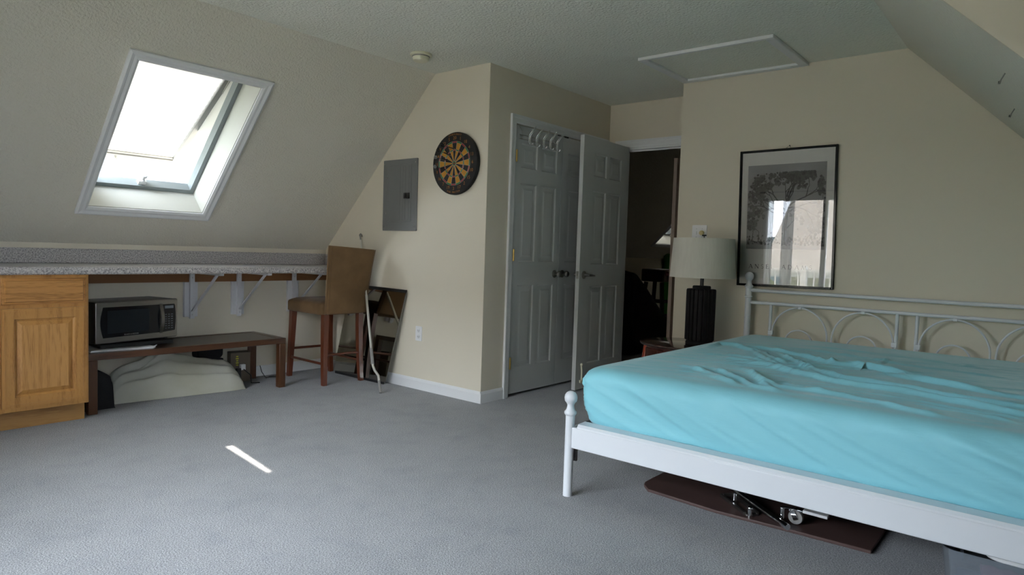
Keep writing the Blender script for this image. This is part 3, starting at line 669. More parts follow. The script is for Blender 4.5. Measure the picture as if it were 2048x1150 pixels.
MB().prism(rrect(0, MW, z0, z0+MH, .012), .020, Txz(.020)).build('front_panel', 'steel', mw, local=True, smooth=30, bevel=.004)
# glass door zone with bowed left side
P = [(.435+.0, z0+.040), (.435, z0+MH-.036)]
L_ = [(.030+.018*(1-sin(pi*k/10)), z0+.036+(MH-.070)*k/10) for k in range(10, -1, -1)]
dw = MB().prism(P+L_, .003, Txz(0)).build('door_window', 'blackgloss', mw, local=True)
tag(MB().box(.075, .36, -.0042, -.0032, z0+.062, z0+MH-.058).build('window_screen', 'screen', dw, local=True), 'darker mesh screen behind the door glass')
P = [(.462, z0+.040), (MW-.028, z0+.046)]+[(MW-.018+.006*sin(pi*k/6)-.004, z0+.05+(MH-.096)*k/6) for k in range(7)]+[(MW-.028, z0+MH-.036), (.462, z0+MH-.036)]
cp = MB().prism(P, .003, Txz(0)).build('control_panel', 'blackgloss', mw, local=True)
b = MB().box(.475, .540, -.0042, -.0032, z0+MH-.066, z0+MH-.046)
for r_ in range(7):
    for c_ in range(3): b.box(.477+c_*.023, .477+c_*.023+.013, -.0042, -.0032, z0+.062+r_*.016, z0+.062+r_*.016+.005)
tag(b.build('keypad', 'keytxt', cp, local=True), 'grey keypad print')
pts = [(.447, .006-.026*sin(pi*k/12), z0+.034+(MH-.066)*k/12) for k in range(13)]
b = MB()
for k in range(12):
    a, c = pts[k], pts[k+1]
    b.hexa([(a[0]-.012, a[1]-.006, a[2]), (a[0]+.012, a[1]-.006, a[2]), (a[0]+.012, a[1]+.002, a[2]), (a[0]-.012, a[1]+.002, a[2]), (c[0]-.012, c[1]-.006, c[2]), (c[0]+.012, c[1]-.006, c[2]), (c[0]+.012, c[1]+.002, c[2]), (c[0]-.012, c[1]+.002, c[2])])
b.build('handle', 'steel', mw, local=True, smooth=50)
tv, tf = text_geo('BLACK & DECKER', .0125, .0003)
tag(MB().add(tv, tf, T=frame_T((.235, -.0040, z0+.048), (1, 0, 0), (0, 0, 1), (0, -1, 0))).build('lettering', 'label', mw, local=True), 'small grey lettering under the door glass')

# ---------------------------------------------------------------- canvas bag and clutter below the table
def lump(name, mat, x0, x1, y0, y1, hf, nx=70, ny=40, label='', cat='', foot=None):
    mb = MB(); vs = []; 
    for j in range(ny+1):
        for i in range(nx+1):
            u, v = i/nx, j/ny; x, y = foot(u, v) if foot else (x0+(x1-x0)*u, y0+(y1-y0)*v)
            e = min(u, 1-u, v, 1-v); k = min(1, e*9); k = math.sqrt(max(0, 1-(1-k)**2))
            vs.append((x, y, .006+hf(u, v)*k))
    n0 = len(vs)
    for j in range(ny+1):
        for i in range(nx+1):
            x, y, _ = vs[j*(nx+1)+i]; vs.append((x, y, .002))
    fs = [(j*(nx+1)+i, j*(nx+1)+i+1, (j+1)*(nx+1)+i+1, (j+1)*(nx+1)+i) for j in range(ny) for i in range(nx)]
    fs += [tuple(n0+q for q in reversed(f)) for f in fs[:nx*ny]]
    bd = [(0, i) for i in range(nx)]+[(j, nx) for j in range(ny)]+[(ny, i) for i in range(nx, 0, -1)]+[(j, 0) for j in range(ny, 0, -1)]
    ids = [j*(nx+1)+i for j, i in bd]
    for q in range(len(ids)):
        a, c = ids[q], ids[(q+1) % len(ids)]; fs.append((n0+a, n0+c, c, a))
    mb.add(vs, fs); o = mb.build(name, mat, smooth=70); return tag(o, label, cat)
def interp(x, P):
    if x <= P[0][0]: return P[0][1]
    for (a, fa), (b_, fb) in zip(P, P[1:]):
        if x <= b_: t = (x-a)/(b_-a); t = t*t*(3-2*t); return fa+(fb-fa)*t
    return P[-1][1]
def bagh(u, v):
    ridge = interp(u, [(0, .21), (.2, .25), (.40, .31), (.52, .27), (.7, .235), (.86, .21), (.95, .185), (1, .16)])
    sh = interp(v, [(0, .10), (.2, .55), (.45, .82), (.7, 1), (1, .9)])
    h = ridge*sh
    h += .014*sin(u*9+v*5)*(1-abs(2*v-1)) + .02*noise.noise(Vector((u*3.5, v*2.5, 1.3)))*sh
    g = (v-.62)-.5*(u-.30); h -= .035*math.exp(-(g/.035)**2)*(1 if .12 < u < .50 else 0)*min(1, max(0, (u-.12)*8))*min(1, max(0, (.50-u)*8))
    return max(.01, h)
def bagf(u, v):
    y0 = 4.815-.105*min(1, u*1.15); y1 = 4.985-.10*max(0, u-.6)
    x0 = 1.700-.018*v; x1 = 2.575+.02*sin(pi*v)
    return x0+(x1-x0)*u, y0+(y1-y0)*v
lump('canvas_bag', 'bag', 0, 0, 0, 0, bagh, label='large folded off white canvas bag on the carpet under the coffee table', cat='canvas bag', foot=bagf)
lump('duffel_bag', 'blackcloth', 1.50, 1.675, 4.72, 5.05, lambda u, v: .20+.03*sin(u*4)+.02*sin(v*6), 20, 30, label='black fabric bag beside the left leg of the coffee table', cat='bag')
b = MB().prism(rrect(-.10, .10, 0, .12, .04), .10, frame_T((2.44, 5.095, .205), (1, 0, 0), (0, 0, 1), (0, -1, 0)))
pc = tag(b.build('camera_case', 'blackcloth', smooth=50, bevel=.008), 'small black padded case behind the canvas bag', 'case')
tag(MB().box(2.36, 2.54, 4.99, 5.10, 0, .204).build('storage_crate', 'black', bevel=.004), 'black crate carrying the small padded case', 'crate')
cb2 = thing('cardboard_box', 'brown cardboard box with yellow printing under the coffee table', 'box', (2.69, 5.04, 0), rad(-14))
MB().box(-.075, .075, -.055, .05, 0, .235).build('box_body', 'cardboard', cb2, local=True, bevel=.002)
b = MB()
for z, w_ in ((.20, .016), (.183, .022), (.166, .014), (.149, .020), (.132, .018)): b.box(-.025-w_/2, -.025+w_/2, -.0565, -.055, z, z+.009)
tag(b.build('printing', 'yellow', cb2, local=True), 'yellow printed marks')
pt = thing('power_adapter', 'white plug adapter and black cord beside the cardboard box', 'power adapter', (2.66, 4.95, 0))
MB().box(2.66, 2.70, 4.945, 4.975, .10, .145).build('plug', 'plastic_white', pt, bevel=.004)
MB().box(2.62, 2.655, 4.93, 4.96, .0, .12).build('power_strip', 'black', pt, bevel=.004)
MB().tube([(2.68, 4.95, .11), (2.72, 4.90, .06), (2.70, 4.86, .008), (2.76, 4.84, .006)], .004, 6).build('cord', 'black', pt, smooth=50)
tag(MB().tube([(2.88, 5.05, .10), (2.885, 5.03, .05), (2.90, 5.00, .008), (2.98, 4.96, .006), (3.05, 4.97, .006), (3.03, 5.02, .006), (2.95, 5.02, .006), (2.89, 4.97, .006)], .003, 6).build('loose_cable', 'black', smooth=50), 'thin black cable looping on the carpet behind the coffee table', 'cable')

# ---------------------------------------------------------------- upholstered counter stool
st = thing('counter_stool', 'tan suede upholstered counter stool with reddish wooden legs at the counter', 'stool', (3.265, 4.69, 0), rad(-1))
def padbox(x0, x1, y0, y1, z0, z1, T=None, r=.03, n=5, puff=.0):
    mb = MB(); P = rrect(x0, x1, y0, y1, r, n); N = len(P); rings = []
    cx, cy = (x0+x1)/2, (y0+y1)/2
    prof = [(.012, 0), (0, .010), (0, (z1-z0)-.022), (.006, (z1-z0)-.010), (.020, (z1-z0)-.002), (.05, (z1-z0)+puff*.5), (.10, (z1-z0)+puff*.9), (.16, (z1-z0)+puff)]
    vs = []
    hw, hd = (x1-x0)/2, (y1-y0)/2
    for ins, h in prof:
        fx, fy = (hw-ins)/hw, (hd-ins)/hd
        vs += [(cx+(px-cx)*fx, cy+(py-cy)*fy, z0+h) for px, py in P]
    fs = [(j*N+i, j*N+(i+1) % N, (j+1)*N+(i+1) % N, (j+1)*N+i) for j in range(len(prof)-1) for i in range(N)]
    fs += [tuple(reversed(range(N))), tuple(range((len(prof)-1)*N, len(prof)*N))]
    return mb.add(vs, fs, T=T)
seat = padbox(-.205, .205, -.235, .275, .555, .655, puff=.018).build('seat', 'suede', st, local=True, smooth=60)
# backrest: slab, leaning back (towards -y), slightly wider at top, rear face towards camera
mb = MB(); n = 10; m_ = 10; vs = []
def bk(u, v, side):   # u 0..1 across, v 0..1 up
    hw = .190+.027*v**1.5; z = .565+.530*v - .012*(v)*(2*u-1); y = -.262-.105*v-.03*v*v; th = .055-.012*v
    x = -hw+2*hw*u-.042*v; e = .012*(abs(2*u-1)**6); bow = -.014*(1-(2*u-1)**2)
    return (x, y+bow+(th/2-e)*side, z)
for side in (-1, 1):
    for j in range(n+1):
        for i in range(m_+1): vs.append(bk(i/m_, j/n, side))
K = (n+1)*(m_+1); fs = []
for j in range(n):
    for i in range(m_):
        a = j*(m_+1)+i; fs += [(a, a+1, a+m_+2, a+m_+1), (K+a+m_+1, K+a+m_+2, K+a+1, K+a)]
for j in range(n):
    a = j*(m_+1); fs += [(a, a+m_+1, K+a+m_+1, K+a)]; a = j*(m_+1)+m_; fs += [(a+m_+1, a, K+a, K+a+m_+1)]
for i in range(m_):
    fs += [(i+1, i, K+i, K+i+1)]; a = n*(m_+1)+i; fs += [(a, a+1, K+a+1, K+a)]
mb.add(vs, fs); back = mb.build('backrest', 'suede', st, local=True, smooth=55, bevel=.008, seg=3)
b = MB(); pts = []
for (u, v) in [(.05, .02+.955*k/12) for k in range(13)]+[(.05+.90*k/8, .975) for k in range(1, 9)]+[(.95, .975-.955*k/12) for k in range(1, 13)]:
    p = bk(u, v, -1); pts.append((p[0], p[1]-.0015, p[2]))
b.tube(pts, .0022, 6); tag(b.build('piping', 'suededark', back, local=True, smooth=60), 'dark stitched seam of the backrest')
for u in (0, 1): MB().tube([bk(u, k/12, -1) for k in range(13)], .0025, 6).build('piping', 'suededark', back, local=True, smooth=60)
for (x, y, xt, yt2, back_) in ((-.183, -.255, -.165, -.225, 1), (.163, -.262, .165, -.225, 1), (-.172, .272, -.165, .235, 0), (.21, .238, .18, .225, 0)):
    b = MB(); N = 8
    for k in range(N):
        def pt(t):
            z = .56*(1-t)
            cy = yt2+(y-yt2)*(t**2.2 if back_ else t); cx = xt+(x-xt)*(t**1.6); w_ = .046-.012*t
            return cx, cy, z, w_
        a, c = pt(k/N), pt((k+1)/N)
        q = lambda p: [(p[0]-p[3]/2, p[1]-p[3]/2, p[2]), (p[0]+p[3]/2, p[1]-p[3]/2, p[2]), (p[0]+p[3]/2, p[1]+p[3]/2, p[2]), (p[0]-p[3]/2, p[1]+p[3]/2, p[2])]
        A, B_ = q(c), q(a); b.hexa(A+B_)
    b.build('leg', 'stoolwood', st, local=True, bevel=0)
for (p, q) in (((-.172, -.24, .165), (-.172, .25, .165)), ((.165, -.24, .165), (.19, .235, .165)), ((-.17, .255, .235), (.19, .235, .235)), ((-.17, -.235, .235), (.165, -.235, .235))):
    MB().tube([p, q], .0105, 12).build('stretcher', 'stoolwood', st, local=True, smooth=40)

# ---------------------------------------------------------------- mirror and crank pole
mr = thing('mirror', 'smoky rectangular mirror with black top strip leaning on the dartboard wall', 'mirror', (3.45, 4.5, 0))
TR_, TL_ = Vector((3.528, 4.005, .755)), Vector((3.528, 4.72, .765)); BR_, BL_ = Vector((3.455, 4.150, .022)), Vector((3.455, 4.84, .022))
nn = (TR_-BR_).cross(TL_-BR_).normalized()
if nn.x > 0: nn = -nn
def quadslab(mb, a, b_, c, d, t): mb.hexa([tuple(p) for p in (a, b_, c, d)]+[tuple(p+nn*t) for p in (a, b_, c, d)])
mb = MB(); quadslab(mb, BR_, BL_, TL_, TR_, .004); mb.build('mirror_glass', 'mirror', mr)
mb = MB(); dd = (BR_-TR_)*.045; quadslab(mb, TR_+dd*.2+Vector((0, -.004, 0)), TL_+dd*.2, TL_-dd*.55, TR_-dd*.55+Vector((0, -.004, 0)), .011); tag(mb.build('top_strip', 'black', mr), 'black strip along the top edge')
mb = MB().bar(BR_+Vector((0, .02, -.011)), BL_+Vector((0, -.02, -.011)), .006, .020); mb.build('foot_strip', 'black', mr)
mb = MB().bar(BR_, TR_, .008, .003, up=(1, 0, 0)); mb.build('side_edge', 'nickel', mr)
pl = thing('crank_pole', 'long bent metal crank pole leaning between the stool and the mirror', 'crank pole', (3.224, 3.925, 0))
A = Vector((3.224, 3.925, .005)); Bt = Vector((3.53, 4.609, 1.19))
def at(t, off=(0, 0, 0)): return tuple(A+(Bt-A)*t+Vector(off))
b = MB(); tt = .115
pA = Vector((3.30, 3.965, .20)); 
b.tube([at(0.0), at(.035), at(.07)], .0105, 12); b.build('foot_grip', 'rubber', pl, smooth=40)
b = MB().tube([at(.07), at(.085), at(.10, (.0, -.0, .0)), at(.13, (-.012, .022, 0)), at(.155, (-.016, .03, 0)), at(.17, (-.016, .03, 0))], .0095, 12); b.build('crank_bend', 'alupole', pl, smooth=60)
b = MB().tube([at(.165, (-.016, .03, 0)), at(.26, (-.014, .027, 0))], .0125, 12); b.build('lower_grip', 'rubber', pl, smooth=40)
b = MB().tube([at(.255, (-.014, .027, 0)), at(.60, (-.006, .012, 0))], .0100, 12).tube([at(.59, (-.006, .012, 0)), at(.975)], .0075, 12); b.build('shaft', 'alupole', pl, smooth=60)
b = MB().tube([at(.97), at(.995), (3.522, 4.606, 1.205), (3.515, 4.585, 1.212), (3.512, 4.567, 1.203), (3.512, 4.562, 1.188)], .0062, 10); b.build('hook', 'rubber', pl, smooth=60)

# ---------------------------------------------------------------- breaker panel, outlet, dartboard, smoke detector
bp_ = thing('breaker_panel', 'grey metal breaker panel on the wall left of the dartboard', 'electrical panel', (XD, 4.12, 1.242))
def TW(y, z, off=0): return frame_T((XD-off, y, z), (0, -1, 0), (0, 0, 1), (-1, 0, 0))   # local x to the right, y up, z out of wall
T = TW(4.324, 1.242)
MB().prism(rrect(0, .407, 0, .568, .006, 3), .012, T).build('cover', 'panelgrey', bp_, bevel=.003)
pd = MB().prism(rrect(.055, .345, .075, .525, .004, 3), .017, T).build('panel_door', 'panelgrey', bp_, bevel=.003)
b = MB()
for x in (.215, .245, .275, .315): b.box(x, x+.003, .085, .515, .0165, .0185, T=T)
for y in (.035, .055): b.box(.012, .395, y, y+.003, .012, .014, T=T)
b.build('ribs', 'panelgrey', bp_)
lt = MB().box(.262, .330, .255, .300, .016, .021, T=T).box(.268, .290, .262, .293, .02, .025, T=T).build('latch', 'black', bp_, bevel=.001)
for x, y in ((.018, .535), (.388, .535), (.018, .035), (.388, .035), (.047, .425), (.047, .14)):
    MB().lathe([(.006, 0), (.006, .003), (.002, .005)], n=10, T=T @ Matrix.Translation((x, y, .012))).build('screw', 'chrome', bp_)
ol = thing('wall_outlet', 'white double outlet low on the dartboard wall', 'outlet', (XD, 3.864, .382))
T = TW(3.864+.036, .382)
MB().prism(rrect(0, .072, 0, .115, .005, 3), .005, T).build('cover_plate', 'plastic_white', ol, bevel=.0015)
for z in (.018, .066):
    r = MB().prism(rrect(.019, .053, z, z+.030, .009, 4), .007, T).build('receptacle', 'trim', ol)
    b = MB().box(.028, .0305, z+.010, z+.021, .0065, .0076, T=T).box(.041, .0435, z+.010, z+.021, .0065, .0076, T=T).box(.034, .038, z+.003, z+.007, .0065, .0076, T=T); b.build('slots', 'black', r)
# dartboard
DY, DZ, DR = 3.49, 1.738, .2285
db = thing('dartboard', 'round black and ochre dartboard with numbers on the cream wall', 'dartboard', (XD, DY, DZ))
T = TW(DY, DZ)
MB().lathe([(DR-.012, 0), (DR-.003, .004), (DR, .012), (DR, .030), (DR-.003, .036), (DR-.010, .038)], n=72, T=T).build('board_body', 'dartblk', db, smooth=35)
b = MB(); z = .0385; order = [20, 1, 18, 4, 13, 6, 10, 15, 2, 17, 3, 19, 7, 16, 8, 11, 14, 9, 12, 5]
R = [.016, .092, .101, .150, .161]; 
def sect(r0, r1, k, mi, zz=z):
    a0 = pi/2-(k-.5)*pi/10; n = 4; vs = []
    for j in range(n+1):
        a = a0-pi/10*j/n; vs += [(r0*cos(a), r0*sin(a), zz), (r1*cos(a), r1*sin(a), zz)]
    b.add(vs, [(2*j, 2*j+1, 2*j+3, 2*j+2) for j in range(n)], mi, T)
for k in range(20):
    dark = k % 2 == 0
    sect(R[0], R[1], k, 1 if dark else 0); sect(R[1], R[2], k, 2 if dark else 3); sect(R[2], R[3], k, 1 if dark else 0); sect(R[3], R[4], k, 2 if dark else 3)
b.lathe([(.0005, z), (.016, z)], n=20, mi=3, T=T, cap=False).lathe([(.0005, z+.0004), (.007, z+.0004)], n=16, mi=2, T=T, cap=False)
b.build('scoring_segments', ['dartyel', 'dartblk', 'dartred', 'dartgrn'], db)
b = MB()
for r in (R[0], R[1], R[2], R[3], R[4]): b.tube([(T @ Vector((r*cos(2*pi*i/48), r*sin(2*pi*i/48), z+.0012))) for i in range(48)], .0009, 5, closed=True)
for k in range(20):
    a = pi/2-(k-.5)*pi/10; b.tube([T @ Vector((r*cos(a), r*sin(a), z+.0012)) for r in (R[0], R[4])], .0009, 5)
b.build('wire_spider', 'wire', db)
b = MB()
for k, nmb in enumerate(order):
    a = pi/2-k*pi/10; tv, tf = text_geo(str(nmb), .034, .0006); MB().add(tv, tf, T=T @ Matrix.Translation((.184*cos(a), .184*sin(a), z+.001))).build('number', 'numcol', db)
def arc_text(s, r, top, size):
    n = len(s); step = size*.72/r
    for i, ch in enumerate(s):
        if ch == ' ': continue
        tv, tf = text_geo(ch, size, .0005)
        off = (i-(n-1)/2)*step; a = pi/2-off if top else -pi/2+off
        rot = a-pi/2 if top else a+pi/2
        b.add(tv, tf, T=T @ Matrix.Translation((r*cos(a), r*sin(a), z+.001)) @ Matrix.Rotation(rot, 4, 'Z'))
b = MB(); arc_text('SPORTCRAFT', .211, True, .019); arc_text('PUB MASTER', .211, False, .019)
tag(b.build('lettering', 'numcol', db), 'ochre lettering reading SPORTCRAFT and PUB MASTER')
def dart(px, py, dx, dy, label):
    o = T @ Vector((px, py, z-.004)); d = Vector((dx, dy, 1)).normalized(); d = (T.to_3x3() @ d)
    t = thing('dart', label, 'dart', tuple(o), group='darts in the dartboard')
    MB().tube([o, o+d*.035], .0012, 6, rr=[.0006, .0015]).build('point', 'nickel', t, smooth=50)
    MB().tube([o+d*.033, o+d*.040, o+d*.060, o+d*.080, o+d*.084], .004, 10, rr=[.002, .0042, .0038, .0042, .0022]).build('barrel', 'black', t, smooth=50)
    MB().tube([o+d*.083, o+d*.135], .0018, 6).build('shaft', 'black', t, smooth=50)
    u = d.cross(Vector((0, 0, 1))).normalized(); v = d.cross(u); f = MB()
    for w_ in (u, v):
        for s in (-1, 1):
            n_ = d.cross(w_)*.0004; P = [o+d*.114, o+d*.123+w_*s*.012, o+d*.140+w_*s*.013, o+d*.145]
            f.hexa([tuple(p-n_) for p in P]+[tuple(p+n_) for p in P])
    f.build('flight', 'label' if len(label) % 2 else 'black', t)
dart(-.020, .050, -.25, .28, 'dart with its point nearest above the bullseye')
dart(-.045, .020, -.18, .10, 'dart stuck left of the bullseye')
dart(.030, .095, -.30, .18, 'dart stuck high toward number twenty')
dart(-.052, -.050, -.15, .12, 'dart stuck low left of bullseye')
sd = thing('smoke_detector', 'round cream smoke detector on the ceiling', 'smoke detector', (3.128, 3.46, ZC))
Td = frame_T((3.128, 3.46, ZC), (1, 0, 0), (0, -1, 0), (0, 0, -1))
MB().lathe([(.073, 0), (.075, .006), (.074, .014), (.066, .017)], n=40, T=Td).build('base_ring', 'plastic_cream', sd, smooth=40)
b = MB().lathe([(.060, .016), (.060, .021), (.054, .024)], n=40, T=Td); b.build('vent_gap', 'rubber', sd, smooth=40)
MB().lathe([(.056, .020), (.058, .026), (.052, .046), (.040, .052), (.012, .053)], n=40, T=Td).build('cover', 'plastic_cream', sd, smooth=40)
# attic hatch
HXa, HXb, HYa, HYb = 4.003, 4.715, 1.39, 2.283
at_ = thing('attic_hatch', 'white framed attic access hatch in the ceiling above the bed', 'attic hatch', (4.36, 1.84, ZC))
tw = .055; b = MB()
for (x0, x1, y0, y1) in ((HXa, HXa+tw*.5, HYa, HYb), (HXb-tw, HXb, HYa, HYb), (HXa+tw*.5, HXb-tw, HYa, HYa+tw), (HXa+tw*.5, HXb-tw, HYb-tw, HYb)):
    b.box(x0, x1, y0, y1, ZC-.022, ZC)
b.build('trim_frame', 'trim', at_, bevel=.004)
MB().box(HXa+tw*.5, HXb-tw, HYa+tw, HYb-tw, ZC-.006, ZC).build('hatch_panel', 'ceil', at_)
for (x, y, lb) in ((3.065, .209, 'small metal hook in the right slope, nearer the ceiling'), (3.80, .215, 'small metal hook in the right slope, lower one')):
    zz = zr(y); b = MB().tube([(x, y, zz+.005), (x, y+.012, zz-.02), (x+.004, y+.016, zz-.034), (x+.012, y+.020, zz-.032), (x+.016, y+.02, zz-.022)], .0025, 6)
    tag(b.build('wall_hook', 'nickel', smooth=50), lb, 'hook', 'small hooks in the right slope')

# ---------------------------------------------------------------- framed poster
pf_ = thing('framed_poster', 'black framed tree poster under glass above the headboard', 'framed poster', (XH, 1.477, .919))
th = rad(1.25)
PW, PH = .645, .950
T = frame_T((XH-.003, 1.800, .918), (-.0, -cos(th*0.5), sin(th*.4)*1.0), (0, sin(th), cos(th)), (-1, 0, 0))
fw = .016; b = MB()
for (x0, x1, y0, y1) in ((0, fw, 0, PH), (PW-fw, PW, 0, PH), (fw, PW-fw, 0, fw), (fw, PW-fw, PH-fw, PH)): b.box(x0, x1, y0, y1, 0, .022, T=T)
b.build('frame', 'blackgloss', pf_, bevel=.003)
M['paper'] = pbr('poster_paper', (.74, .74, .69), .7); M['photo'] = pbr('poster_photo_grey', (.36, .36, .35), .7, c2=(.28, .28, .27), vscale=3)
M['inkdark'] = pbr('photo_dark', (.06, .06, .058), .7, var=.5, vscale=30); M['inkmid'] = pbr('photo_mid', (.13, .13, .125), .7, var=.4, vscale=40); M['inkpale'] = pbr('photo_pale', (.36, .36, .35), .7)
pp = MB().box(fw, PW-fw, fw, PH-fw, .002, .008, T=T).build('paper', 'paper', pf_)
gx0, gx1, gy0, gy1 = .058, .578, .262, .845
ph = MB().box(gx0, gx1, gy0, gy1, .008, .0086, T=T).build('photograph', 'photo', pf_)
b = MB().box(gx0, gx1, gy0, gy0+.035, .0086, .0088, T=T, mi=1); random.seed(3)
def strip2(pts, w0, w1, mi=0, zz=.0090):
    N = len(pts)
    for i in range(N-1):
        (x0, y0), (x1, y1) = pts[i], pts[i+1]; dx, dy = x1-x0, y1-y0; l = math.hypot(dx, dy) or 1; nx_, ny_ = -dy/l, dx/l
        a = w0+(w1-w0)*i/(N-1); c = w0+(w1-w0)*(i+1)/(N-1)
        b.add([(x0-nx_*a, y0-ny_*a, zz), (x0+nx_*a, y0+ny_*a, zz), (x1+nx_*c, y1+ny_*c, zz), (x1-nx_*c, y1-ny_*c, zz)], [(0, 1, 2, 3)], mi, T)
def branch(x, y, a, l, w_, dep):
    pts = [(x, y)]; 
    for k in range(4):
        a += random.uniform(-.28, .28); x += cos(a)*l/4; y += sin(a)*l/4
        x = min(max(x, gx0+.02), gx1-.02); y = min(y, gy1-.07); pts.append((x, y))
    strip2(pts, w_, w_*.55)
    if dep > 0:
        for q in range(random.choice((2, 3))): branch(x, y, a+random.uniform(-.75, .75), l*.66, w_*.55, dep-1)
    else:
        for q in range(7):
            r = random.uniform(.006, .014); cx_, cy_ = x+random.uniform(-.028, .028), y+random.uniform(-.022, .022); n_ = 7
            vs = [(cx_+r*random.uniform(.6, 1.2)*cos(2*pi*i/n_), cy_+r*random.uniform(.6, 1.2)*sin(2*pi*i/n_), .0092+random.uniform(0, .0004)) for i in range(n_)]
            if all(gx0 < v[0] < gx1 and gy0 < v[1] < gy1-.05 for v in vs): b.add(vs, [tuple(range(n_))], random.choice((2, 2, 0)), T)
strip2([(.318, gy0+.03), (.322, .42), (.33, .50), (.332, .60)], .014, .007)
for (bx_, by_, ba_, bl_) in ((.30, .55, 2.35, .11), (.29, .50, 2.75, .12), (.345, .56, .9, .12), (.35, .52, .45, .13), (.33, .62, 1.75, .09), (.335, .60, 1.3, .10)): branch(bx_, by_, ba_, bl_, .006, 3)
branch(.332, .60, 1.50, .085, .006, 3); branch(.331, .58, 1.15, .075, .005, 3); branch(.331, .57, 1.95, .085, .005, 3); branch(.328, .52, 2.55, .10, .006, 3); branch(.326, .50, 2.85, .10, .005, 2)
branch(.33, .54, .50, .12, .006, 3); branch(.325, .40, .75, .06, .003, 2); branch(.10, gy0+.06, 1.6, .06, .003, 2); branch(.14, gy0+.05, 1.4, .07, .003, 2); branch(.46, gy0+.05, 1.2, .05, .003, 2)
for q in range(260):
    x_, y_ = random.uniform(gx0, gx1), gy0+.03+abs(random.gauss(0, .035)); r = random.uniform(.003, .009)
    if x_-r > gx0 and x_+r < gx1: b.add([(x_-r, y_-r, .0089), (x_+r, y_-r, .0089), (x_+r*.6, y_+r, .0089), (x_-r*.6, y_+r, .0089)], [(0, 1, 2, 3)], random.choice((2, 0, 1)), T)
tag(b.build('tree_image', ['inkdark', 'inkpale', 'inkmid'], ph), 'grey tones of a broad leafy tree')
# serif capitals drawn stroke by stroke: thick / thin strokes
b = MB(); Hh = .030
def stroke(x0, y0, x1, y1, w_): 
    dx, dy = x1-x0, y1-y0; l = math.hypot(dx, dy); nx_, ny_ = -dy/l*w_/2, dx/l*w_/2
    b.add([(x0-nx_, y0-ny_, .0092), (x0+nx_, y0+ny_, .0092), (x1+nx_, y1+ny_, .0092), (x1-nx_, y1-ny_, .0092)], [(0, 1, 2, 3)], 0, T)
def arc(cx, cy, rx, ry, a0, a1, w_):
    n_ = 10; p = [(cx+rx*cos(rad(a0+(a1-a0)*i/n_)), cy+ry*sin(rad(a0+(a1-a0)*i/n_))) for i in range(n_+1)]
    for q in range(n_): stroke(*p[q], *p[q+1], w_)
def glyph(ch, x, y):
    S = Hh; t, k = .0021, .0046; sf = .0035
    def serif(px, py): stroke(x+px-sf, y+py, x+px+sf, y+py, .0010)
    if ch == 'A': stroke(x, y, x+.4*S, y+S, t); stroke(x+.38*S, y+S, x+.80*S, y, k); stroke(x+.15*S, y+.36*S, x+.64*S, y+.36*S, t); serif(0, 0); serif(.8*S, 0); return .80*S
    if ch == 'N': stroke(x, y, x, y+S, t); stroke(x, y+S, x+.72*S, y, k); stroke(x+.72*S, y, x+.72*S, y+S, t); serif(0, 0); serif(0, S); serif(.72*S, S); return .72*S
    if ch == 'S': arc(x+.24*S, y+.745*S, .20*S, .235*S, 30, 250, .0022); arc(x+.26*S, y+.265*S, .22*S, .25*S, 95, -150, .0022); return .48*S
    if ch == 'E': stroke(x, y, x, y+S, k); [stroke(x, y+q*S, x+r*S, y+q*S, t) for q, r in ((0.02, .5), (.5, .4), (.98, .46))]; stroke(x+.5*S, y, x+.5*S, y+.14*S, t); serif(0, 0); return .5*S
    if ch == 'L': stroke(x, y, x, y+S, k); stroke(x, y+.02*S, x+.5*S, y+.02*S, t); stroke(x+.5*S, y, x+.5*S, y+.16*S, t); serif(0, S); return .5*S
    if ch == 'D': stroke(x, y, x, y+S, k); arc(x+.1*S, y+.5*S, .62*S, .49*S, 90, -90, .0022); stroke(x, y+.02*S, x+.12*S, y+.02*S, t); stroke(x, y+.98*S, x+.12*S, y+.98*S, t); serif(0, 0); serif(0, S); return .74*S
    if ch == 'M': stroke(x, y, x+.1*S, y+S, t); stroke(x+.1*S, y+S, x+.46*S, y+.02*S, k); stroke(x+.46*S, y+.02*S, x+.82*S, y+S, t); stroke(x+.82*S, y+S, x+.92*S, y, k); serif(0, 0); serif(.92*S, 0); return .92*S
    return .45*S
x_ = .082
for ch in 'ANSEL ADAMS': x_ += glyph(ch, x_, .125)+.0205
tag(b.build('lettering', 'ink', pf_), 'grey serif capitals reading ANSEL ADAMS')
MB().box(fw-.002, PW-fw+.002, fw-.002, PH-fw+.002, .0125, .0145, T=T).build('cover_glass', 'coverglass', pf_)
b = MB().tube([(XH-.001, 1.487, 1.885), (XH-.012, 1.487, 1.890)], .003, 8).tube([T @ Vector((PW/2-.02, PH-.004, .004)), (XH-.008, 1.487, 1.889), T @ Vector((PW/2+.02, PH-.004, .004))], .0012, 6); b.build('hanging_nail', 'beddark', pf_)

# ---------------------------------------------------------------- switch plate
sw = thing('light_switch', 'white double switch plate with cream dimmer knob above the lamp', 'light switch', (XH, 2.10, 1.25))
T = frame_T((XH, 2.165, 1.232), (0, -1, 0), (0, 0, 1), (-1, 0, 0))
MB().prism(rrect(0, .116, 0, .116, .006, 3), .006, T).build('cover_plate', 'plastic_white', sw, bevel=.0015)
MB().box(.030, .040, .045, .070, .006, .014, T=T).build('toggle', 'plastic_white', sw, bevel=.001)
tag(MB().lathe([(.017, 0), (.018, .010), (.016, .020), (.004, .022)], n=24, T=T @ Matrix.Translation((.080, .058, .006))).build('dimmer_knob', 'knobcream', sw, smooth=40), 'aged cream dimmer knob')
for x in (.035, .080):
    for y in (.028, .088): MB().sphere(tuple(T @ Vector((x, y, .006))), .0028, 5).build('screw', 'nickel', sw)

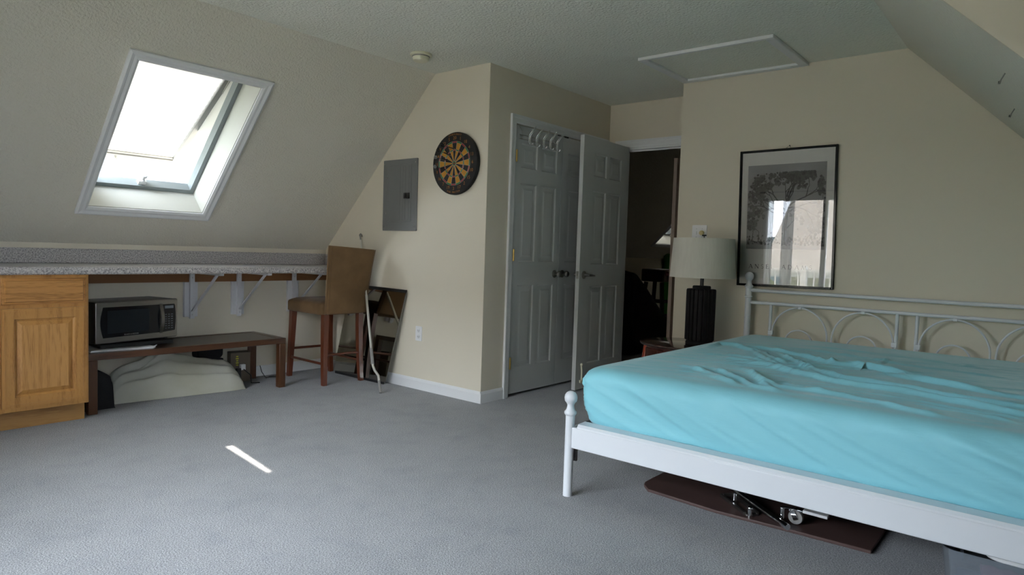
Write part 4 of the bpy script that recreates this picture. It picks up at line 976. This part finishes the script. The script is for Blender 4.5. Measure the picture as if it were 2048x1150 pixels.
# ---------------------------------------------------------------- nightstand and lamp
ns = thing('nightstand', 'oval dark cherry nightstand with brass handle left of the bed', 'nightstand', (4.38, 2.02, 0))
NX, NY, RX, RY, NZ = 4.40, 2.025, .292, .330, .50
def oval(r_off, n=64): return [((RX-r_off)*cos(2*pi*i/n), (RY-r_off)*sin(2*pi*i/n)) for i in range(n)]
def ovsolid(mb, prof):
    n = 64; vs = []
    for off, z in prof: vs += [(NX+x, NY+y, z) for x, y in oval(off, n)]
    fs = [(j*n+i, j*n+(i+1) % n, (j+1)*n+(i+1) % n, (j+1)*n+i) for j in range(len(prof)-1) for i in range(n)]+[tuple(reversed(range(n))), tuple(range((len(prof)-1)*n, len(prof)*n))]
    return mb.add(vs, fs)
ovsolid(MB(), [(.010, NZ-.020), (.003, NZ-.016), (0, NZ-.009), (.003, NZ-.002), (.010, NZ)]).build('table_top', 'cherrytop', ns, smooth=40)
ovsolid(MB(), [(.035, NZ-.15), (.033, NZ-.02)]).build('apron', 'cherrydark', ns, smooth=40)
b = MB(); n = 12   # drawer front band on the -x side
vs = []
for j, (off, z) in enumerate(((.030, NZ-.135), (.026, NZ-.13), (.026, NZ-.04), (.030, NZ-.035))):
    for i in range(n+1):
        a = pi-.95+1.9*i/n; vs.append((NX+(RX-off)*cos(a), NY+(RY-off)*sin(a), z))
b.add(vs, [(j*(n+1)+i, j*(n+1)+i+1, (j+1)*(n+1)+i+1, (j+1)*(n+1)+i) for j in range(3) for i in range(n)])
dw_ = b.build('drawer', 'cherrydark', ns, smooth=30)
hx = NX-RX+.024; b = MB(); hy = NY+.035; hz = NZ-.078
P = [(-.052, 0), (-.046, .010), (-.036, .006), (-.030, .018), (-.020, .012), (-.012, .024), (0, .018), (.012, .024), (.020, .012), (.030, .018), (.036, .006), (.046, .010), (.052, 0), (.044, -.010), (.030, -.006), (.022, -.018), (.008, -.012), (0, -.022), (-.008, -.012), (-.022, -.018), (-.030, -.006), (-.044, -.010)]
b.prism(P, .003, frame_T((hx-.004, hy, hz), (0, -1, 0), (0, 0, 1), (-1, 0, 0)))
b.tube([(hx-.008, hy+.034, hz+.003), (hx-.018, hy+.030, hz-.012), (hx-.021, hy, hz-.020), (hx-.018, hy-.030, hz-.012), (hx-.008, hy-.034, hz+.003)], .003, 8)
tag(b.build('handle', 'brass', dw_), 'ornate brass drawer pull')
for a in (2.25, -2.45, .75, -.75):
    c, s = cos(a), sin(a); b = MB(); pts = []; rr = []
    for k in range(9):
        t = k/8; out = .0+.03*sin(t*pi)*(1 if t < .5 else .2)-.03*t*(1-t)+.025*t**4
        pts.append((NX+(RX-.045+out)*c, NY+(RY-.045+out)*s, (NZ-.03)*(1-t)+.006)); rr.append(.026-.014*t)
    b.tube(pts, .02, 10, rr=rr); b.build('leg', 'cherryleg', ns, smooth=50)
lp = thing('table_lamp', 'table lamp with black ribbed base and linen drum shade on the nightstand', 'table lamp', (4.43, 1.94, NZ))
LX, LY = 4.43, 1.942
b = MB(); n = 120; vs = []; zs = [(.0, .5+.028), (0, .5+.395)]
def ribprof(z, ex=0):
    out = []
    for i in range(n):
        a = 2*pi*i/n; k = i % 6; r = .093+(.006 if k < 4 else -.004)+(.003 if (i//6) % 3 == 0 else 0)+ex
        # slightly squared column
        out.append((LX+r*cos(a), LY+r*sin(a), z))
    return out
for z, ex in ((.530, -.004), (.536, 0), (.88, 0), (.888, -.004)): vs += ribprof(z, ex)
fs = [(j*n+i, j*n+(i+1) % n, (j+1)*n+(i+1) % n, (j+1)*n+i) for j in range(3) for i in range(n)]+[tuple(reversed(range(n))), tuple(range(3*n, 4*n))]
b.add(vs, fs); b.build('lamp_body', 'lampwood', lp)
b = MB().lathe([(.092, NZ), (.094, .505), (.094, .515), (.085, .53)], (LX, LY, 0), 48); b.build('foot', 'lampwood', lp, smooth=40)
b = MB().lathe([(.062, .888), (.062, .905), (.058, .910), (.010, .912)], (LX, LY, 0), 48); b.build('neck', 'lampwood', lp, smooth=40)
b = MB().tube([(LX, LY, .91), (LX, LY, 1.0)], .013, 14).tube([(LX, LY, 1.0), (LX, LY, 1.235)], .005, 8); b.build('stem', 'black', lp, smooth=40)
b = MB(); n = 72; vs = []
for r, z in ((.222, .968), (.222, .972), (.207, 1.236), (.207, 1.240), (.2045, 1.240), (.2045, 1.236), (.2195, .972), (.2195, .968)): vs += [(LX+r*cos(2*pi*i/n), LY+r*sin(2*pi*i/n), z) for i in range(n)]
fs = [(j*n+i, j*n+(i+1) % n, ((j+1) % 8)*n+(i+1) % n, ((j+1) % 8)*n+i) for j in range(8) for i in range(n)]
b.add(vs, fs); b.build('lamp_shade', 'shade', lp, smooth=40)
b = MB()
for k in range(3): a = 2*pi*k/3+.4; b.tube([(LX, LY, 1.225), (LX+.205*cos(a), LY+.205*sin(a), 1.232)], .002, 6)
b.build('shade_spider', 'nickel', lp)
b = MB().tube([(LX, LY, 1.235), (LX, LY, 1.258)], .004, 8).tube([(LX-.0, LY-.015, 1.262), (LX, LY+.015, 1.262)], .005, 8); b.build('finial', 'black', lp, smooth=40)

# ---------------------------------------------------------------- bed frame
XF, XHB, YB0, YB1 = 2.49, 4.645, 1.69, -.26
bd = thing('bed_frame', 'white metal bed frame with arched headboard and ball topped posts', 'bed', (3.55, .71, 0))
def ballprof(zt, r=.021):   # post lathe with collar neck ball; zt top
    return [(r, 0), (r, zt-.112), (r*1.12, zt-.110), (r*1.35, zt-.103), (r*1.35, zt-.095), (r*1.0, zt-.088), (r*.80, zt-.076), (r*.74, zt-.064), (r*.95, zt-.054), (r*1.3, zt-.046), (r*1.38, zt-.036), (r*1.42, zt-.030), (r*1.3, zt-.018), (r*.95, zt-.007), (r*.4, zt-.001), (.001, zt)]
for y in (YB0, YB1):
    MB().lathe(ballprof(.484), (XF, y, 0), 28).build('post', 'bedwhite', bd, smooth=50)
for y in (YB0, YB1):
    MB().lathe([(.021, 0), (.021, .84), (.026, .843), (.026, .849), (.021, .852)]+ballprof(1.018)[1:], (XHB, y, 0), 28).build('post', 'bedwhite', bd, smooth=50)
b = MB(); b.box(XF-.012, XF+.012, YB1+.012, YB0-.018, .226, .322); b.build('foot_rail', 'bedwhite', bd, bevel=.004)
b = MB(); b.prism([(-.010, .318), (-.010, .328), (.000, .338), (.055, .342), (.055, .318)], (YB0-.045)-(YB1+.04), frame_T((XF, YB1+.04, 0), (1, 0, 0), (0, 0, 1), (0, 1, 0))); b.build('rail_lip', 'bedwhite', bd)
for y in (YB0-.0, YB1): MB().box(XF+.03, XHB-.02, y-.012 if y > 0 else y-.012, y+.012, .235, .315).build('side_rail', 'bedwhite', bd, bevel=.004)
b = MB(); b.box(XF+.012, XHB-.01, YB1+.02, YB0-.015, .296, .318)
for k in range(13): x = XF+.10+k*.16; b.box(x, x+.06, YB1+.02, YB0-.02, .318, .330)
tag(b.build('slat_base', 'beddark', bd), 'black slatted base under the mattress')
b = MB().bar((XF+.028, YB0-.015, .225), (XF+.028, YB0-.015, .16), .012, .02); b.build('corner_bracket', 'nickel', bd)
for y in (.715,):
    for x in (3.2, 4.1): MB().tube([(x, y, 0), (x, y, .296)], .015, 12).build('centre_leg', 'beddark', bd, smooth=40)
b = MB().tube([(XHB, YB0, .892), (XHB, YB1, .892)], .0125, 14); b.build('top_rail', 'bedwhite', bd, smooth=40)
b = MB().tube([(XHB, YB0, .808), (XHB, YB1, .808)], .0115, 14); b.build('middle_rail', 'bedwhite', bd, smooth=40)
b = MB().tube([(XHB, YB0, .42), (XHB, YB1, .42)], .011, 12); b.build('lower_rail', 'bedwhite', bd, smooth=40)
vy = [1.531, .768, .662, -.101]
for y in vy: MB().tube([(XHB, y, .42), (XHB, y, .808)], .0105, 12).build('upright', 'bedwhite', bd, smooth=40)
for (ya, yb) in ((1.531, .768), (.662, -.101)):
    for k in range(2):
        w_ = (ya-yb)/2; cy = ya-w_*(k+.5); rr_ = w_/2-.014
        b = MB(); pts = [(XHB-.004, cy-rr_, .43)]+[(XHB-.004, cy-rr_*cos(pi*i/24), .60+.192*sin(pi*i/24)) for i in range(25)]+[(XHB-.004, cy+rr_, .43)]
        b.tube(pts, .0058, 10); b.build('large_arch', 'bedwhite', bd, smooth=50)
        b = MB(); b.tube([(XHB-.004, cy-.088, .43)]+[(XHB-.004, cy-.088*cos(pi*i/18), .552+.090*sin(pi*i/18)) for i in range(19)]+[(XHB-.004, cy+.088, .43)], .0052, 10); b.build('small_arch', 'bedwhite', bd, smooth=50)
        MB().box(XHB-.014, XHB+.010, cy-.011, cy+.011, .784, .800).build('clip', 'bedwhite', bd, bevel=.002)
for y, s in ((1.531, -1), (.768, 1), (.662, -1), (-.101, 1)): MB().box(XHB-.014, XHB+.008, min(y, y+s*.016)-.008, max(y, y+s*.016)+.008, .595, .625).build('clip', 'bedwhite', bd, bevel=.002)

# ---------------------------------------------------------------- mattress with fitted sheet
mt = thing('mattress', 'king mattress in a wrinkled turquoise fitted sheet on the white bed', 'mattress', (3.55, .70, .33))
mx0, mx1, my0, my1 = 2.515, 4.610, -.250, 1.680
zb, ztop = .338, .597
CREASES = [([(3.516, 1.526), (3.795, 1.55), (3.823, 1.447), (3.699, 1.309), (3.434, 1.141), (3.265, 1.009)], .020, .026), ([(3.766, 1.333), (3.609, 1.201), (3.428, 1.084), (3.394, 1.019)], .018, .022),
 ([(3.895, 1.475), (3.817, 1.218), (3.693, .998), (3.571, .845), (3.588, .714), (3.486, .529), (3.51, .409)], .020, .032), ([(3.231, 1.243), (3.217, 1.135), (3.22, 1.046), (3.127, .909), (3.046, .736), (3.0, .621), (3.006, .452), (2.955, .24), (2.887, .076), (2.85, -.12)], .022, .034),
 ([(3.408, .978), (3.248, .833), (3.15, .717), (3.137, .59), (3.111, .441), (3.049, .299), (3.054, .083), (3.0, -.12)], .020, .030), ([(2.983, 1.298), (2.861, 1.133), (2.74, 1.009), (2.66, .931), (2.65, .855), (2.62, .782)], .015, .024),
 ([(2.945, 1.037), (2.789, .935), (2.735, .853), (2.751, .737), (2.767, .626), (2.717, .507), (2.66, .389), (2.64, .29), (2.64, .164)], .014, .024), ([(3.071, 1.142), (2.945, 1.037), (2.753, .922), (2.67, .862)], .015, .022),
 ([(2.833, .897), (2.768, .742), (2.751, .679)], .008, .016), ([(3.783, 1.207), (3.591, 1.08), (3.422, .967), (3.177, .842)], .018, .026), ([(3.628, .859), (3.546, .637), (3.372, .432), (3.3, .2)], .013, .024),
 ([(3.461, .654), (3.367, .391), (3.282, .091), (3.25, -.1)], .014, .026), ([(2.829, .424), (2.762, .223), (2.737, .071)], .008, .018), ([(2.90, .60), (2.84, .35), (2.80, .0)], .008, .016), ([(3.3, 1.45), (3.45, 1.3), (3.35, 1.1)], .010, .022),
 ([(2.72, 1.31), (2.76, 1.226), (2.70, 1.106), (2.64, 1.0)], .010, .018), ([(2.911, 1.385), (2.834, 1.232), (2.70, 1.064), (2.64, .98)], .014, .022), ([(3.752, .697), (3.905, .697), (4.001, .685)], .012, .018), ([(3.55, .862), (3.741, .894)], .012, .016), ([(3.301, 1.312), (3.275, 1.087)], .010, .018),
 ([(4.05, 1.3), (3.98, .9), (3.85, .5), (3.8, .1)], .009, .03), ([(4.25, 1.2), (4.2, .7), (4.05, .2)], .007, .03)]
import numpy as np
def crease_field(X, Y, wob):
    H = np.zeros(len(X))
    for pts, A_, s_ in CREASES:
        P = np.array(pts); best = np.full(len(X), 9.0); tt = np.zeros(len(X)); side = np.zeros(len(X)); n_ = len(P)-1
        for i in range(n_):
            a, b_ = P[i], P[i+1]; d = b_-a; L2_ = d@d
            t = np.clip(((X-a[0])*d[0]+(Y-a[1])*d[1])/L2_, 0, 1)
            dx, dy = X+wob-(a[0]+d[0]*t), Y+wob*.5-(a[1]+d[1]*t); dd = np.hypot(dx, dy)
            u = dd < best; best = np.where(u, dd, best); tt = np.where(u, (i+t)/n_, tt); side = np.where(u, dx, side)
        tap = np.clip(np.minimum(tt, 1-tt)*6, .25, 1)
        w1 = np.where(side < 0, s_*.62, s_*1.15)      # steeper on the foot side
        H = np.maximum(H, 0)+A_*tap*np.exp(-(best/w1)**2)-A_*.25*tap*np.exp(-((best-s_*1.9)/s_)**2)
    return H
def folds(x, y):
    wx = x+.06*noise.noise(Vector((x*1.3, y*1.3, 5)))+.03*noise.noise(Vector((x*3.1, y*2.7, 9)))
    wy = y+.08*noise.noise(Vector((x*1.1, y*1.5, 2)))
    q = wx+.30*wy
    r1 = max(0, 1-abs(noise.noise(Vector((q*7.0, wy*1.3, 0)))*2.4))**3
    r2 = max(0, 1-abs(noise.noise(Vector((q*16.0, wy*2.4, 4)))*2.4))**3
    r3 = max(0, 1-abs(noise.noise(Vector((q*34.0, wy*6, 7)))*2.2))**2
    bun = math.exp(-(((x-3.3)/.45)**2+((y-1.0)/.5)**2)); f = max(.25, min(1, (4.5-x)/.5))
    return (.005*r1+.003*r2*(.6+bun)+.0014*r3*(.5+1.4*bun))*f
def sidefold(p, z, nx_, ny_):
    t = (z-zb)/(ztop-zb)
    if ny_ > .5 or nx_ > .5: s = p[0]*1.0
    else: s = -p[1]
    q = s*1.0-.0+(t-.5)*(.45+.35*max(0, s+.6))*1.3
    f = noise.noise(Vector((q*4.5, s*.6+t*.7, 3)))*1.5; f2 = 1-abs(noise.noise(Vector((q*5.5, s*.8, 6)))*2.2)
    return (.010*f+.008*max(0, f2)**3)*min(1, t*4+.15)
N = 960; rings = []
def rr_outline(ins, r):
    x0, x1, y0, y1 = mx0+ins, mx1-ins, my0+ins, my1-ins; r = max(.004, min(r, (y1-y0)/2-.001)); pts = []
    Lx, Ly = (mx1-mx0), (my1-my0); nc = 30; ns_x = (N//2-2*nc)*Lx/(Lx+Ly); ns_x = int(round(ns_x)); ns_y = N//2-2*nc-ns_x
    def line(a, b_, n): return [(a[0]+(b_[0]-a[0])*i/n, a[1]+(b_[1]-a[1])*i/n) for i in range(n)]
    def arc_(cx, cy, a0, n): return [(cx+r*cos(rad(a0+90*i/n)), cy+r*sin(rad(a0+90*i/n))) for i in range(n)]
    pts += line((x0+r, y0), (x1-r, y0), ns_x)+arc_(x1-r, y0+r, -90, nc)+line((x1, y0+r), (x1, y1-r), ns_y)+arc_(x1-r, y1-r, 0, nc)
    pts += line((x1-r, y1), (x0+r, y1), ns_x)+arc_(x0+r, y1-r, 90, nc)+line((x0, y1-r), (x0, y0+r), ns_y)+arc_(x0+r, y0+r, 180, nc)
    return pts
mb = MB(); vs = []
prof = []
for k in range(5): prof.append((.034-.014*sin(k/4*pi/2), zb+.03*k/4, 's'))
for k in range(1, 19): t = k/18; prof.append((.020*(1-t)-.004*sin(pi*t), zb+.03+(ztop-.07-zb-.03)*t, 's'))
for k in range(1, 13): a = k/12*pi/2; prof.append((.085*(1-cos(a)), ztop-.07+.07*sin(a), 'e'))
ins = prof[-1][0]; step = .0075
while ins < (my1-my0)/2-.01: ins += step; prof.append((ins, ztop, 't'))
ref = None
seq = []
for ins, z, kd in prof:
    o = rr_outline(ins, max(.085-ins*.4, .02)); n_ = len(o)
    seq += [(x, y, z, kd, ins) for x, y in o]
XX = np.array([q[0] for q in seq]); YY = np.array([q[1] for q in seq])
wob = np.array([.012*noise.noise(Vector((q[0]*9, q[1]*9, 1)))+.02*noise.noise(Vector((q[0]*3, q[1]*3, 4))) for q in seq])
CF_ = crease_field(XX, YY, wob)
for i, (x, y, z, kd, ins) in enumerate(seq):
    e = min(x-mx0, mx1-x, y-my0, my1-y)
    if kd == 't':
        k = max(0, min(1, (e-.085)/.07)); k = k*k*(3-2*k)
        vs.append((x, y, z+.006*noise.noise(Vector((x*.9, y*.9, 8)))*k+(folds(x, y)+CF_[i]-.002)*k))
    else:
        ax = (-1 if x-mx0 == e else 1 if mx1-x == e else 0); ay = (-1 if y-my0 == e else 1 if my1-y == e else 0)
        s = sidefold((x, y), z, ax, ay)*(1 if kd == 's' else max(0, (ztop-z)/.07))
        cxm, cym = (mx0+mx1)/2, (my0+my1)/2
        lx, ly = (x-cxm)/(mx1-cxm), (y-cym)/(my1-cym); wv_ = (abs(lx)**14, abs(ly)**14); sm = sum(wv_) or 1
        vs.append((x+math.copysign(1, lx)*s*1.3*wv_[0]/sm, y+math.copysign(1, ly)*s*wv_[1]/sm, z))
NN = n_; K = len(prof)
fs = [(j*NN+i, j*NN+(i+1) % NN, (j+1)*NN+(i+1) % NN, (j+1)*NN+i) for j in range(K-1) for i in range(NN)]+[tuple(reversed(range(NN))), tuple(range((K-1)*NN, K*NN))]
mb.add(vs, fs); mb.build('fitted_sheet', 'sheet', mt, smooth=180)

# ---------------------------------------------------------------- things under the bed
ft = thing('folding_table', 'brown tabletop lying flat under the bed with chrome folding leg hardware', 'folding table', (3.1, 1.0, 0))
b = MB(); b.prism([(2.80, .50), (3.55, .50), (3.55, 1.50), (2.87, 1.50), (2.835, 1.485), (2.79, 1.44), (2.765, 1.10), (2.785, .80)], .014, frame_T((0, 0, .002), (1, 0, 0), (0, 1, 0), (0, 0, 1))); b.build('table_top', 'board', ft, bevel=.003)
b = MB()
def rb(p, q, w_, h_): b.bar(p, q, w_, h_)
rb((2.945, 1.150, .023), (2.80, .985, .023), .012, .014); rb((2.99, 1.11, .023), (2.84, .945, .023), .012, .014); rb((2.945, 1.150, .023), (2.99, 1.11, .023), .012, .014)
rb((2.80, .985, .020), (2.84, .945, .020), .02, .008); b.build('mounting_bracket', 'steel', ft, bevel=.001)
b = MB().tube([(3.12, 1.28, .070), (3.01, 1.12, .045), (2.86, .92, .032), (2.775, .80, .026)], .013, 12); b.build('folding_leg', 'chrome', ft, smooth=60)
b = MB().tube([(2.90, 1.07, .016), (2.90, 1.07, .065)], .008, 10).tube([(2.80, .965, .016), (2.80, .965, .05)], .010, 10); b.sphere((2.80, .965, .052), .011, 6); b.build('pivot_bolt', 'chrome', ft, smooth=50)
cs = thing('caster_wheel', 'chrome caster wheel lying on the brown board under the bed', 'caster', (2.84, .80, .016))
b = MB().lathe([(.006, -.010), (.028, -.010), (.030, -.004), (.030, .004), (.028, .010), (.006, .010)], n=24, T=frame_T((2.86, .795, .046), (0, 1, 0), (0, 0, 1), (1, 0, 0))); b.build('wheel', 'rubber', cs, smooth=40)
b = MB().box(2.845, 2.875, .72, .80, .074, .082).bar((2.845, .81, .077), (2.845, .79, .039), .006, .02); b.tube([(2.84, .845, .016), (2.84, .845, .079)], .009, 10).tube([(2.84, .845, .077), (2.855, .80, .079)], .006, 8); b.build('fork', 'chrome', cs, bevel=.001)
tag(MB().box(2.82, 2.85, .665, .76, .083, .095).build('bracket_plate', 'plastic_white', cs, bevel=.002), 'white bracket plate')
bx = thing('storage_bin', 'clear plastic storage bin with a white lid under the bed corner', 'storage bin', (2.85, .03, 0))
bx0, bx1, by0, by1 = 2.60, 3.02, -.20, .262
b = MB(); t = .003; P0 = rrect(bx0+.02, bx1-.02, by0+.02, by1-.02, .04, 5); P1 = rrect(bx0, bx1, by0, by1, .045, 5); P2 = rrect(bx0+t, bx1-t, by0+t, by1-t, .043, 5); P3 = rrect(bx0+.02+t, bx1-.02-t, by0+.02+t, by1-.02-t, .038, 5)
n = len(P0); vs = [(x, y, .002) for x, y in P0]+[(x, y, .172) for x, y in P1]+[(x, y, .172) for x, y in P2]+[(x, y, .006) for x, y in P3]
fs = [(j*n+i, j*n+(i+1) % n, (j+1)*n+(i+1) % n, (j+1)*n+i) for j in range(3) for i in range(n)]+[tuple(reversed(range(n))), tuple(range(3*n, 4*n))]
b.add(vs, fs); tag(b.build('bin_body', 'clearplastic', bx, smooth=40), 'clear plastic body')
b = MB().prism(rrect(bx0-.008, bx1+.008, by0-.008, by1-.12, .05, 5), .016, frame_T((0, 0, .173), (1, 0, 0), (0, 1, 0), (0, 0, 1))); tag(b.build('lid', 'plastic_white', bx, bevel=.004), 'white lid')
for k, (x, y, z, m_, l, lb) in enumerate(((2.70, .05, .045, 'navycl', .34, 'rolled navy cloth at the bottom of the storage bin'), (2.78, .06, .11, 'blackcloth', .30, 'rolled black cloth on top inside the storage bin'), (2.66, .10, .105, 'pinkcl', .10, 'small dark pink cloth inside the storage bin'), (2.66, -.04, .10, 'olivecl', .10, 'small olive cloth inside the storage bin'))):
    b = MB().tube([(x, y-l/2, z), (x+.01, y-l/4, z+.004), (x, y, z), (x+.006, y+l/4, z+.003), (x, y+l/2, z)], .034 if l > .2 else .022, 12); tag(b.build('folded_cloth', m_, smooth=60), lb, 'cloth', 'cloths inside the storage bin')

# ---------------------------------------------------------------- dark room contents
bs = thing('bar_stool', 'dark wooden bar stool in the dark room beyond the doorway', 'bar stool', (9.22, 4.74, 0))
BX, BY = 9.22, 4.74
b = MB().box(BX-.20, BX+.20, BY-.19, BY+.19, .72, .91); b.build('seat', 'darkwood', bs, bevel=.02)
for sx in (-1, 1):
    for sy in (-1, 1): MB().bar((BX+sx*.21, BY+sy*.20, 0), (BX+sx*.14, BY+sy*.13, .71), .05, .05).build('leg', 'darkwood', bs)
for z, k in ((.20, .20), (.42, .175)):
    for (p, q) in (((-1, -1), (1, -1)), ((1, -1), (1, 1)), ((1, 1), (-1, 1)), ((-1, 1), (-1, -1))): MB().bar((BX+p[0]*k, BY+p[1]*k*.95, z), (BX+q[0]*k, BY+q[1]*k*.95, z), .022, .03).build('stretcher', 'darkwood', bs)
tag(MB().prism(rrect(-.10, .10, 0, 1.15, .05), .12, frame_T((10.12, 5.08, 0), (1, 0, 0), (0, 0, 1), (0, -1, 0))).build('rolled_mat', 'green', bevel=.01), 'tall green rolled mat behind the bar stool', 'rolled mat')
def heap(u, v):
    return max(.03, (1-u)*1.12*(1-.25*abs(v-.5))+.05*noise.noise(Vector((u*6, v*5, 2)))) if u < .97 else .03
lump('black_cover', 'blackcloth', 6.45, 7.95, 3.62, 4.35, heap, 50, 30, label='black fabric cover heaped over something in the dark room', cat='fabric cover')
tb = thing('side_table', 'dark side table in the dark room left of the bar stool', 'side table', (8.75, 4.85, 0))
MB().box(8.35, 8.97, 4.70, 5.08, .48, .52).build('table_top', 'darkwood', tb, bevel=.005)
for x in (8.38, 8.94):
    for y in (4.73, 5.05): MB().box(x-.02, x+.02, y-.02, y+.02, 0, .48).build('leg', 'darkwood', tb)

# ---------------------------------------------------------------- outdoors (reflected in the poster glass)
struct(MB().box(-90, -3.8, -70, 90, -3.2, -3.0).build('ground', 'grass'), 'green lawn outside far below the rear window', 'ground')
struct(MB().box(-3.8, XB-.15, -.5, 5.2, -.15, -.05).build('floor_deck', 'deck'), 'wooden deck outside the rear window', 'deck')
rl = thing('deck_railing', 'white deck railing outside the rear window', 'railing', (-3.7, 2.3, -.05))
MB().box(-3.74, -3.66, -.5, 5.2, .90, .95).build('top_rail', 'white_out', rl); MB().box(-3.72, -3.68, -.5, 5.2, .05, .09).build('bottom_rail', 'white_out', rl)
for k in range(5): MB().box(-3.75, -3.65, -.5+k*1.4, -.4+k*1.4, -.05, 1.0).build('railing_post', 'white_out', rl)
for k in range(40): MB().box(-3.71, -3.69, -.36+k*.14, -.34+k*.14, .09, .90).build('baluster', 'white_out', rl)
hs = thing('house', 'neighbouring beige house with a grey shingle roof beyond the deck', 'house', (-14, 1, -3))
MB().box(-19, -9.6, -12, 6.0, -3, .75).build('walls', 'siding', hs)
b = MB(); b.hexa([(-9.1, -12.5, .72), (-9.1, 6.45, .72), (-14.3, 6.45, 5.2), (-14.3, -12.5, 5.2), (-9.2, -12.5, .90), (-9.2, 6.45, .90), (-14.3, 6.45, 5.4), (-14.3, -12.5, 5.4)])
b.hexa([(-19.5, -12.5, .72), (-19.5, 6.45, .72), (-14.3, 6.45, 5.2), (-14.3, -12.5, 5.2), (-19.5, -12.5, .90), (-19.5, 6.45, .90), (-14.3, 6.45, 5.4), (-14.3, -12.5, 5.4)])
b.build('roof', 'shingle', hs)
MB().box(-9.15, -9.0, -12.5, 6.45, .66, .88).build('gutter', 'white_out', hs)
for y in (-1, 1.5, 4.0): MB().box(-9.6, -9.55, y, y+1.0, -1.6, -.1).build('window', 'winglass', hs)
def tree(x, y, h, r, lb):
    t = thing('tree', lb, 'tree', (x, y, -3)); MB().tube([(x, y, -3), (x+.1, y, h-r)], .18, 8).build('trunk', 'darkwood', t)
    b = MB(); b.sphere((x, y, h-r), r, 14, sz=1.2)
    b.v = [(px+.35*r*noise.noise(Vector((px*1.3, py*1.3, pz*1.3))), py+.35*r*noise.noise(Vector((px*1.3+7, py*1.3, pz*1.3))), pz+.3*r*noise.noise(Vector((px*1.3, py*1.3+5, pz*1.3)))) for px, py, pz in b.v]
    b.build('crown', 'leaf', t, smooth=80)
tree(-17, 12.0, 2.9, 2.0, 'yellow green tree beyond the house corner')
tree(-12.5, 8.2, .8, 1.0, 'low green tree beside the neighbouring house')
b = MB(); vs = []
for i in range(40):
    y = -60+i*6; vs += [(-88, y, -3), (-88, y, 1+4*(noise.noise(Vector((y*.03, 0, 0)))+.8))]
b.add(vs, [(2*i, 2*i+2, 2*i+3, 2*i+1) for i in range(39)])
vs2 = [(x-14, y, -3) for x, y, z in vs]; b.add(vs2, [(2*i, 2*i+2, 2*i+3, 2*i+1) for i in range(39)])
b.add([vs[2*i+1] for i in range(40)]+[vs2[2*i] for i in range(40)], [(i, i+1, 41+i, 40+i) for i in range(39)])
struct(b.build('hills', 'hill', smooth=60), 'wooded hills on the horizon outside, coloured with blue distance haze', 'hills')
